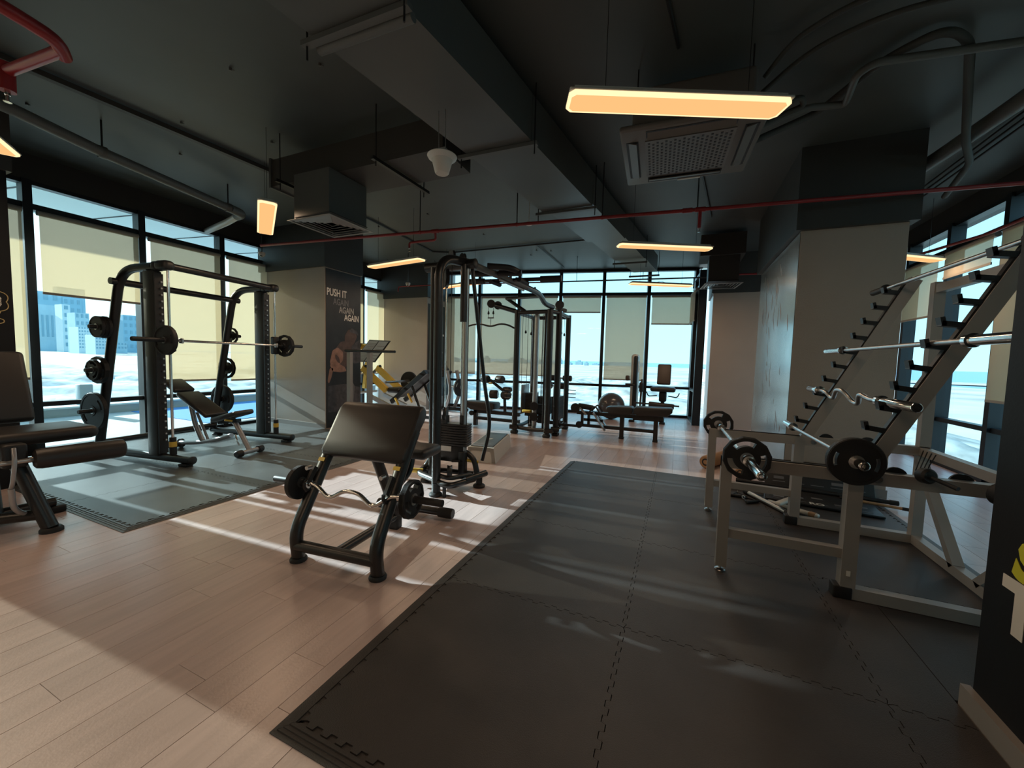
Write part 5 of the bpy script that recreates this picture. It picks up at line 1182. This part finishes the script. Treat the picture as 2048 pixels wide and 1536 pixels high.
# ================================================================== PLATE-LOADED MACHINE AT THE BACK LEFT
pm_ = thing('plate_loaded_machine', 'silver and black plate-loaded machine partly hidden behind the cable tower', 'machine', (-5.2, 8.3, 0))
for dy in (-0.2, 0.25):
    MB().tube(fillet([(-5.30, 8.3 + dy, 0.06), (-5.12, 8.3 + dy, 0.5), (-5.25, 8.3 + dy, 1.02)], 0.35, 7), 0.045, 12).build('side_arm', 'silver_paint', pm_)
    MB().tube(fillet([(-5.62, 8.3 + dy, 0.06), (-5.62, 8.3 + dy, 0.6), (-5.42, 8.3 + dy, 1.0)], 0.2, 6), 0.035, 12).build('frame_tube', 'black_metal', pm_)
MB().tube([(-5.75, 8.28, 0.06), (-4.75, 8.28, 0.06)], 0.04, 12).build('base_tube', 'black_metal', pm_)
MB().rbox((-5.48, 8.26, 0.98), (0.26, 0.30, 0.24), 0.07, seg=4).build('chest_pad', 'vinyl_black', pm_)
MB().lathe([(0, 0), (0.04, 0.01), (0.028, 0.10), (0.012, 0.14), (0.010, 0.24), (0, 0.25)], (-5.38, 8.26, 1.02), n=12).build('handle', 'brown_vinyl', pm_)
MB().cyl((-5.1, 8.1, 0.64), (-4.7, 8.0, 0.62), 0.025, 10).build('plate_horn', 'steel', pm_)
plate((-4.82, 8.03, 0.63), R(-14), 0.215, 0.045, 'round', 'large dark plate on the machine behind the cable tower', 'plates on the back left machine')
# ================================================================== BAR RACK (grey steel) ON THE BLACK MAT
rk = thing('barbell_rack', 'grey steel inclined barbell rack with black pegs on the right of the mat', 'rack', (1.0, 3.3, 0))
YN, YF = 2.78, 3.90
T_ = 0.062
for i, y in enumerate((YN, YF)):
    MB().bb(0.28, 0.28 + T_, y - T_ / 2, y + T_ / 2, 0.055, 0.77).build('leg', 'grey_metal', rk)
    MB().cyl((0.31, y, 0.016), (0.31, y, 0.06), 0.008, 8).build('level_screw', 'steel', rk)
    MB().lathe([(0, 0.016), (0.03, 0.016), (0.032, 0.024), (0.02, 0.032), (0, 0.032)], (0.31, y, 0), n=16).build('level_foot', 'steel', rk)
    MB().bb(0.28, 1.76, y - T_ / 2 + 0.001, y + T_ / 2 - 0.001, 0.70, 0.77).build('top_arm', 'grey_metal', rk)
    MB().bb(0.34, 1.0, y - 0.012, y + 0.012, 0.771, 0.776).build('wear_strip', 'black_plastic', rk)
    MB().bb(0.34, 0.92, y - 0.025, y + 0.025, 0.25, 0.305).build('strut', 'grey_metal', rk)
    MB().bb(0.92, 0.99, y - 0.035, y + 0.035, 0.08, 0.74).build('front_post', 'grey_metal', rk)
    MB().bb(0.955, 1.76, y - 0.03, y + 0.03, 0.02, 0.085).build('base_bar', 'grey_metal', rk)
    MB().rbox((0.935, y, 0.052), (0.09, 0.075, 0.075), 0.008).build('base_cap', 'rubber_black', rk)
    MB().bb(1.70, 1.765, y - 0.03, y + 0.03, 0.085, 2.0).build('rear_post', 'grey_metal', rk)
    a, b = V(0.975, y, 0.72), V(1.60, y, 2.03); MB().beam(a, b, 0.05, 0.075, up=(-1, 0, 0.5)).build('inclined_arm', 'grey_metal', rk)
    d = (b - a).normalized(); nrm = V(-d.z, 0, d.x)
    MB().beam(a + d * 0.08 + nrm * 0.042, b - d * 0.02 + nrm * 0.042, 0.035, 0.010, up=nrm).build('peg_rail', 'black_plastic', rk)
    for k in range(10):
        p = a + d * (0.17 + k * 0.128) + nrm * 0.045
        pe = MB(); pe.beam(p, p + V(-0.085, 0, 0.012), 0.045, 0.028); pe.beam(p + V(-0.075, 0, 0.0), p + V(-0.085, 0, 0.045), 0.045, 0.02); pe.build('bar_peg', 'black_plastic', rk)
    MB().cyl((1.05, y - 0.034, 0.735), (1.05, y + 0.034, 0.735), 0.02, 12).build('pivot_bolt', 'steel', rk)
    for xx in (1.15, 1.42):
        MB().lathe([(0, -0.006), (0.055, -0.006), (0.055, 0.006), (0, 0.006)], (xx, y + 0.045, 0.745), axis=(0, 1, 0), n=18).build('washer_disc', 'black_plastic', rk)
MB().bb(1.70, 1.76, YN, YF, 0.021, 0.084).build('rear_base_bar', 'grey_metal', rk)
MB().bb(1.70, 1.76, YN, YF, 0.705, 0.765).build('rear_crossbar', 'grey_metal', rk)
MB().bb(1.705, 1.755, YN, YF, 1.92, 1.98).build('rear_top_bar', 'grey_metal', rk)
MB().beam((1.73, YF, 0.66), (1.73, YF - 0.5, 0.07), 0.05, 0.06, up=(1, 0, 0)).build('diagonal_brace', 'grey_metal', rk)
MB().beam((1.73, YN, 0.50), (1.73, YN + 0.4, 0.07), 0.05, 0.06, up=(1, 0, 0)).build('diagonal_brace', 'grey_metal', rk)
MB().box((0.953, YN - 0.0365, 0.17), (0.018, 0.003, 0.03)).build('price_label', 'white_print', rk)
# ---------------------------------------------------------------- bars
def barbell(a, b, label, shaft=0.014, sl=0.025, sleeve_len=0.34, black=False, end='bearing', stub=None):
    """a far end, b near end (outer ends of the sleeves)"""
    a, b = V(a), V(b); d = (b - a).normalized()
    t = thing('barbell', label, 'barbell', (a + b) / 2, group='bars on the grey rack')
    sm_, am = ('black_plastic', 'black_plastic') if black else ('chrome', 'chrome')
    MB().cyl(a + d * (sleeve_len - 0.01), b - d * (sleeve_len - 0.01), shaft, 14).build('shaft', 'steel', t)
    for (p, s) in ((a, 1), (b, -1)):
        e = d * s
        MB().lathe([(0, 0), (sl * 0.8, 0), (sl, 0.004), (sl, sleeve_len - 0.03), (sl * 1.35, sleeve_len - 0.028), (sl * 1.35, sleeve_len), (shaft, sleeve_len + 0.002)], p, axis=e, n=20).build('sleeve', sm_ if not black else 'rubber_black', t)
        MB().lathe([(sl * 0.45, -0.001), (sl * 0.62, -0.001), (sl * 0.62, 0.0015), (sl * 0.45, 0.0015)], p, axis=e, n=18).build('end_ring', 'black_plastic', t)
        MB().cyl(a + d * ((b - a).length * (0.40 if s > 0 else 0.60) - 0.10), a + d * ((b - a).length * (0.40 if s > 0 else 0.60) + 0.10), shaft * 1.03, 14).build('knurling', 'steel', t)
    return t
# A: highest bar on the top pegs
A0, A1 = V(1.47, 4.22, 1.985), V(1.50, 2.46, 1.985)
barbell(A0, A1, 'top barbell with black rubber ends on the highest rack pegs', black=True, sleeve_len=0.22, sl=0.024)
# B: long chrome bar half way up
barbell((1.205, 4.28, 1.492), (1.235, 2.13, 1.492), 'long chrome barbell lying half way up the rack', sleeve_len=0.36)
# D: front bar with a big plate on the near end
D0, D1 = V(0.905, 4.12, 0.845), V(0.905, 2.52, 0.845)
barbell(D0, D1, 'steel barbell on the lowest rack pegs carrying one big plate', sleeve_len=0.24)
plate((0.905, 2.64, 0.845), R(90), 0.128, 0.045, 'round', 'large round black plate on the near end of the lowest rack bar', 'plates on the grey rack', 0.6)
# E: loaded bar lying across the low front arms
E0, E1 = V(0.36, 4.10, 0.80), V(0.405, 2.22, 0.80)
barbell(E0, E1, 'chrome barbell with a plate at each end lying across the front arms of the rack', sleeve_len=0.34, sl=0.024)
ea = math.atan2((E1 - E0).y, (E1 - E0).x)
de = (E1 - E0).normalized()
plate(tuple(E0 + de * 0.085), ea, 0.126, 0.045, 'grip', 'twelve-sided plate on the far end of the front barbell', 'plates on the grey rack', 0.3)
plate(tuple(E0 + de * 1.47), ea, 0.128, 0.05, 'grip', 'twelve-sided plate with hand holes on the near end of the front barbell', 'plates on the grey rack', 0.2)
# C: olympic curl bar on the middle pegs
C0, C1 = V(1.045, 4.06, 1.165), V(1.075, 2.50, 1.165)
dc = (C1 - C0).normalized(); Lc = (C1 - C0).length
tcb = thing('curl_bar', 'chrome zigzag olympic curl bar on the middle pegs of the grey rack', 'barbell', (C0 + C1) / 2, group='bars on the grey rack')
q = [(0.20, 0), (0.36, 0), (0.45, -0.055), (0.60, 0.03), (0.72, 0.03), (0.80, -0.04), (0.88, -0.05), (0.96, 0.03), (1.06, 0.0), (Lc - 0.34, 0)]
MB().tube(fillet([C0 + dc * s + V(-0.4 * h_, 0, h_) for s, h_ in q], 0.05, 5), 0.014, 12).build('shaft', 'steel', tcb)
for (p, e, ln) in ((C0, dc, 0.24), (C1, -dc, 0.36)):
    MB().lathe([(0, 0), (0.022, 0), (0.025, 0.004), (0.025, ln - 0.03), (0.034, ln - 0.028), (0.034, ln), (0.014, ln + 0.002)], p, axis=e, n=20).build('sleeve', 'chrome', tcb)
    MB().lathe([(0.010, -0.001), (0.016, -0.001), (0.016, 0.0015), (0.010, 0.0015)], p, axis=e, n=18).build('end_ring', 'black_plastic', tcb)
# short black bar handle hanging from the near frame, strap on the crossbar
sh_ = thing('pulley_handle', 'round black rubber-ended handle hung on the near arm of the grey rack', 'handle', (1.28, 2.70, 0.78))
MB().lathe([(0, 0), (0.035, 0), (0.04, 0.01), (0.04, 0.045), (0.03, 0.055), (0, 0.055)], (1.22, 2.735, 0.79), axis=(0.25, -1, 0.1), n=20).build('end_disc', 'rubber_black', sh_)
MB().tube([(1.24, 2.69, 0.79), (1.29, 2.58, 0.77)], 0.011, 10).build('grip', 'rubber_black', sh_)
sb_ = thing('ankle_strap', 'black strap with buckle and white tags hanging at the rack beside the black column', 'strap', (1.60, 2.70, 0.74))
MB().lathe([(0.035, 0), (0.055, 0), (0.055, 0.05), (0.035, 0.05), (0.035, 0)], (1.50, 2.71, 0.74), axis=(0.3, -1, 0), n=20).build('strap_loop', 'rubber_black', sb_)
MB().tube(fillet([(1.53, 2.68, 0.73), (1.60, 2.64, 0.73), (1.66, 2.66, 0.68), (1.62, 2.66, 0.62), (1.55, 2.68, 0.66)], 0.04), 0.02, 10).build('strap_tail', 'rubber_black', sb_)
MB().box((1.545, 2.655, 0.715), (0.05, 0.012, 0.03), rz=R(-15)).build('printed_tag', 'white_print', sb_)
MB().box((1.52, 2.67, 0.625), (0.045, 0.01, 0.03), mtx=Matrix.Rotation(R(30), 3, 'Y')).build('printed_tag', 'grey_print', sb_)
MB().box((1.50, 2.665, 0.68), (0.015, 0.015, 0.04)).build('buckle', 'red_pipe', sb_)
wb = thing('tangled_band', 'tangle of thin black bands hanging on the rear crossbar of the rack', 'band', (1.70, 3.75, 0.70))
for k in range(4):
    x0 = 1.68; y0 = 3.62 + k * 0.05
    MB().tube(fillet([(x0, y0, 0.76), (x0 - 0.02, y0 + 0.03, 0.66 - 0.02 * k), (x0 - 0.01, y0 + 0.06, 0.60), (x0, y0 + 0.02, 0.58)], 0.03), 0.0035, 6).build('band_loop', 'cable_black', wb)
# ================================================================== FOAM ROLLERS, BOARDS AND BITS AT THE COLUMN FOOT
for (x, y, r_, lab, rz) in ((0.52, 5.78, 0.085, 'larger brown foam roller lying on the floor beside the mural column', R(62)), (0.84, 5.55, 0.06, 'smaller brown foam roller lying nearer the rack leg', R(70))):
    t = thing('foam_roller', lab, 'roller', (x, y, r_), rz, group='brown foam rollers by the mural column')
    MB().lathe([(0, -0.30), (r_ * 0.9, -0.30), (r_, -0.285), (r_, 0.285), (r_ * 0.9, 0.30), (0, 0.30)], (0, 0, 0), axis=(1, 0, 0), n=24).build('roll', 'wood_roll', t, world=False)
    MB().lathe([(r_ * 0.35, -0.302), (r_ * 0.55, -0.302), (r_ * 0.55, 0.302), (r_ * 0.35, 0.302)], (0, 0, 0), axis=(1, 0, 0), n=20).build('core', 'black_plastic', t, world=False)
def board(x, y, w_, l_, rz, label, z=0.012, tilt=0.0, txt=None, h0=0.02):
    t = thing('exercise_board', label, 'board', (x, y, h0), rz, group='boards and bars stacked at the mural column foot')
    m3 = Matrix.Rotation(tilt, 3, 'X')
    MB().rbox(m3 @ V(0, l_ / 2, z), (w_, l_, 0.02), 0.006, mtx=m3).build('panel', 'black_plastic', t, world=False)
    for k in range(5):
        MB().box(m3 @ V(-w_ * 0.36 + k * w_ * 0.18, l_ * (0.3 + 0.14 * (k % 3)), z + 0.0112), (w_ * 0.10, l_ * 0.10, 0.001), mtx=m3).build('printed_figure', 'grey_print', t, world=False)
        MB().box(m3 @ V(-w_ * 0.36 + k * w_ * 0.18, l_ * 0.16, z + 0.0112), (w_ * 0.12, l_ * 0.025, 0.001), mtx=m3).build('printed_line', 'grey_print', t, world=False)
    if txt:
        o = m3 @ V(-w_ * 0.10, l_ * 0.06, z + 0.012)
        text_mb(txt, 0.085, o, m3 @ V(1, 0, 0), m3 @ V(0, 1, 0), m3 @ V(0, 0, 1), 0.001, bold=0.002).build('printed_name', 'white_print', t, world=False)
    return t
board(1.42, 5.01, 0.95, 0.30, R(-2), 'black printed exercise board leaning against the beige column foot', tilt=R(62), h0=0.03)
board(1.30, 4.42, 0.90, 0.42, R(-6), 'black printed balance board lying on the mat with a white word', txt='RO')
def stick(a, b, r, m_, label, name='training_bar'):
    a, b = V(a), V(b); d = (b - a).normalized()
    t = thing(name, label, 'bar', (a + b) / 2, group='boards and bars stacked at the mural column foot')
    MB().cyl(a, b, r, 12).build('rod', m_, t)
    for (p, e) in ((a, d), (b, -d)): MB().lathe([(0, -0.002), (r * 1.15, -0.002), (r * 1.15, 0.06), (r, 0.062)], p, axis=e, n=12).build('end_cap', 'rubber_black', t)
stick((0.66, 4.96, 0.05), (2.02, 4.86, 0.05), 0.022, 'black_plastic', 'long black bar lying across the foot of the beige column')
stick((0.55, 4.72, 0.045), (1.15, 4.80, 0.045), 0.018, 'black_metal', 'short black bar lying left among the boards')
stick((1.55, 4.80, 0.05), (2.05, 4.70, 0.045), 0.014, 'wood_roll', 'thin pale wooden stick lying on the floor by the column')
stick((0.70, 4.60, 0.04), (0.98, 4.05, 0.04), 0.022, 'steel', 'steel cable attachment bar lying behind the near rack leg')
for (x, y, rz, lab) in ((1.00, 4.28, R(55), 'cream padded bar crossing over another behind the rack post'), (1.02, 4.22, R(-35), 'cream padded bar lying under the crossing one behind the rack post')):
    t = thing('padded_bar', lab, 'bar', (x, y, 0.045 if rz < 0 else 0.10), rz, group='crossed cream bars')
    MB().rbox((0, 0, 0), (0.42, 0.055, 0.035), 0.015).build('pad', 'white_plastic', t, world=False)
    MB().rbox((0.16, 0, 0.002), (0.06, 0.058, 0.037), 0.012).build('end_sleeve', 'wood_roll', t, world=False)
for (x, y, k) in ((0.62, 4.42, 0), (0.72, 4.30, 1), (0.86, 4.50, 2)):
    t = thing('cable_attachment', ('leftmost', 'nearest', 'rearmost')[k] + ' small black cable grip on the mat behind the rack', 'cable grip', (x, y, 0.03), R(40 * k), group='cable handles on the mat')
    MB().tube(fillet([(-0.07, 0, 0), (0, 0.10, 0.01), (0.07, 0, 0)], 0.03), 0.006, 6).build('strap', 'cable_black', t, world=False)
    MB().cyl((-0.075, 0, 0), (0.075, 0, 0), 0.014, 10).build('grip', 'rubber_black', t, world=False)
    MB().lathe([(0.012, -0.004), (0.018, -0.004), (0.018, 0.004), (0.012, 0.004)], (0, 0.10, 0.01), axis=(1, 0, 0), n=12).build('ring', 'steel', t, world=False)
# ================================================================== PRINTED WALL GRAPHICS
# poster on the right side of the push-it column (plane X = -5.77, reads along +Y)
po = thing('wall_poster', 'dark motivational poster reading PUSH IT AGAIN AGAIN AGAIN on the column side', 'poster', (-5.765, 5.38, 0))
MB().bb(-5.770, -5.762, 4.985, 5.79, 0.02, 2.86).build('print_sheet', 'poster_print', po)
EX, EY, EZ = (0, 1, 0), (0, 0, 1), (1, 0, 0)
for (tx, y, z, sz, m_, nm) in (('PUSH IT', 4.998, 2.40, 0.145, 'white_print', 0), ('AGAIN', 5.14, 2.25, 0.13, 'grey_print', 1), ('AGAIN', 5.27, 2.115, 0.13, 'grey_print2', 2), ('AGAIN', 5.39, 1.985, 0.13, 'white_print', 3)):
    if m_ == 'grey_print2' and m_ not in M: mat('grey_print2', (0.34, 0.33, 0.32), 0.5)
    text_mb(tx, sz * 1.25, (-5.7605, y, z), EX, EY, EZ, 0.001, xs=0.70, bold=0.003).build('lettering', m_, po)
mat('skin_print', (0.26, 0.15, 0.115), 0.5, noise=(9, 0.35)); mat('skin_dark_print', (0.085, 0.055, 0.048), 0.5, noise=(9, 0.3)); mat('cloth_print', (0.06, 0.06, 0.07), 0.6, noise=(12, 0.4))
def flat(poly, m_, nm, lift):
    p = fillet([(0, a, b) for a, b in poly], 0.03, 4, closed=True)
    MB().prism([(q.y, q.z) for q in p], (-5.762, 0, 0), EX, EY, EZ, 0.0006 + lift * 0.0006).build(nm, m_, po)
# a bent-over athlete resting on a bench: back, shoulder, arm, head, dark clothing
flat([(5.02, 0.78), (5.40, 0.80), (5.78, 0.72), (5.78, 0.28), (5.02, 0.30)], 'cloth_print', 'printed_bench', 0)
flat([(5.08, 1.18), (5.16, 1.42), (5.30, 1.58), (5.48, 1.62), (5.60, 1.48), (5.58, 1.26), (5.40, 1.10), (5.20, 1.06)], 'skin_dark_print', 'printed_torso', 1)
flat([(5.06, 1.20), (5.12, 1.42), (5.24, 1.48), (5.36, 1.40), (5.36, 1.24), (5.24, 1.14), (5.12, 1.12)], 'skin_print', 'printed_shoulder', 2)
flat([(5.06, 1.16), (5.16, 1.22), (5.40, 1.12), (5.44, 1.04), (5.30, 1.02), (5.12, 1.04)], 'skin_print', 'printed_forearm', 3)
flat([(5.01, 0.86), (5.06, 1.10), (5.14, 1.10), (5.10, 0.94), (5.04, 0.82)], 'skin_print', 'printed_hand', 3)
flat([(5.40, 1.50), (5.40, 1.70), (5.48, 1.82), (5.62, 1.84), (5.70, 1.70), (5.62, 1.56), (5.50, 1.46)], 'skin_dark_print', 'printed_head', 2)
flat([(5.50, 1.78), (5.56, 1.86), (5.70, 1.80), (5.74, 1.72), (5.64, 1.76)], 'cloth_print', 'printed_cap', 4)
flat([(5.56, 1.52), (5.78, 1.66), (5.78, 1.20), (5.60, 1.18)], 'cloth_print', 'printed_trousers', 4)
flat([(5.50, 0.98), (5.64, 0.74), (5.60, 0.34), (5.56, 0.34), (5.54, 0.70), (5.46, 0.90)], 'grey_print', 'printed_cord', 5)
flat([(5.18, 1.36), (5.26, 1.30), (5.30, 1.18), (5.24, 1.20), (5.18, 1.28)], 'skin_dark_print', 'printed_muscle', 5)
# mural on the left face of the big column (plane X = 1.15)
mat('mural_metal', (0.40, 0.45, 0.455), 0.22, metal=0.6, noise=(1.4, 0.35))
mu = thing('wall_mural', 'dark metallic mural with bright scratch-like strokes on the side of the big column', 'mural', (1.145, 6.26, 0))
MB().bb(1.142, 1.150, 5.18, 7.34, 0.10, 2.81).build('print_sheet', 'mural_metal', mu)
rr = random.Random(11)
for k in range(46):
    y = 5.35 + rr.random() * 1.8; z = 0.5 + rr.random() * 2.0
    if k < 16: y, z = 5.9 + rr.random() * 0.9, 1.75 + rr.random() * 0.55
    a = R(55 + rr.random() * 50); L_ = 0.08 + rr.random() * 0.22; w_ = 0.006 + rr.random() * 0.014
    dy, dz = math.cos(a), math.sin(a)
    MB().prism([(y, z), (y + dy * L_ * 0.5 - dz * w_, z + dz * L_ * 0.5 + dy * w_), (y + dy * L_, z + dz * L_), (y + dy * L_ * 0.5 + dz * w_, z + dz * L_ * 0.5 - dy * w_)], (1.1415, 0, 0), (0, 1, 0), (0, 0, 1), (-1, 0, 0), 0.0006).build('printed_stroke', 'skin_print' if k % 3 == 0 else 'grey_print2', mu)
# gold line logo on the black column at the left edge (face X = -5.77)
lg = thing('wall_logo', 'gold and white line emblem on the black column at the left edge', 'logo', (-5.768, 1.2, 1.85))
mat('gold_line', (0.55, 0.42, 0.20), 0.4)
def loop(cy, cz, ry, rz_, lobes, amp, m_, r):
    n = 72; p = []
    for k in range(n):
        a = 2 * math.pi * k / n; q = 1 + amp * abs(math.sin(lobes * a / 2)); p.append((-5.766, cy + ry * q * math.cos(a), cz + rz_ * q * math.sin(a)))
    MB().tube(p, r, 6, closed=True).build('emblem_outline', m_, lg)
loop(1.33, 1.755, 0.118, 0.125, 8, 0.16, 'gold_line', 0.0035); loop(1.33, 1.755, 0.085, 0.09, 8, 0.06, 'white_print', 0.003)
loop(1.33, 1.575, 0.10, 0.03, 2, 0.1, 'gold_line', 0.004)
for s in (-1, 1): MB().tube(fillet([(-5.766, 1.25, 1.755 + 0.05 * s), (-5.766, 1.33, 1.755 - 0.04 * s), (-5.766, 1.42, 1.755 + 0.03 * s)], 0.1), 0.004, 6).build('emblem_stroke', 'white_print', lg)
# lettering on the black column at the right edge (face X = 1.09, reads towards -Y)
wl = thing('wall_lettering', 'big yellow and white slanted lettering on the black column at right', 'lettering', (1.088, 1.6, 0.9))
EXr, EYr, EZr = (0, -1, 0), (0, 0, 1), (-1, 0, 0)
text_mb('S', 0.185, (1.1285, 1.935, 0.635), EXr, EYr, EZr, 0.002, xs=1.1, bold=0.012, shear=0.2).build('lettering', 'yellow_print', wl)
text_mb('T', 0.25, (1.1285, 1.965, 0.435), EXr, EYr, EZr, 0.002, xs=1.0, bold=0.012, shear=0.0).build('lettering', 'white_print', wl)
MB().prism([(1.86, 1.0), (1.925, 1.0), (1.925, 1.08), (1.86, 1.08)], (1.130, 0, 0), (0, 1, 0), (0, 0, 1), (-1, 0, 0), 0.002).build('printed_mark', 'yellow_print', wl)
# white vertical lettering on the side of the far column
wv = thing('wall_lettering', 'white vertical lettering seen edge-on on the far beige column side', 'lettering', (-5.895, 8.5, 1.6))
MB().bb(-5.899, -5.893, 8.18, 9.2, 0.3, 2.7).build('print_sheet', 'poster_print', wv)
text_mb('S', 0.34, (-5.892, 8.32, 2.2), EX, EY, EZ, 0.001, bold=0.008).build('lettering', 'white_print', wv)
for k in range(9):
    z_ = 2.05 - k * 0.115; y_ = 8.30 + 0.06 * ((k * 5) % 3); w_ = 0.22 + 0.09 * ((k * 7) % 4)
    MB().prism(rrect(w_, 0.05, 0.012), (-5.8925, y_ + w_ / 2, z_), EX, EY, EZ, 0.0015).build('printed_mark', 'white_print' if k % 2 else 'grey_print2', wv)
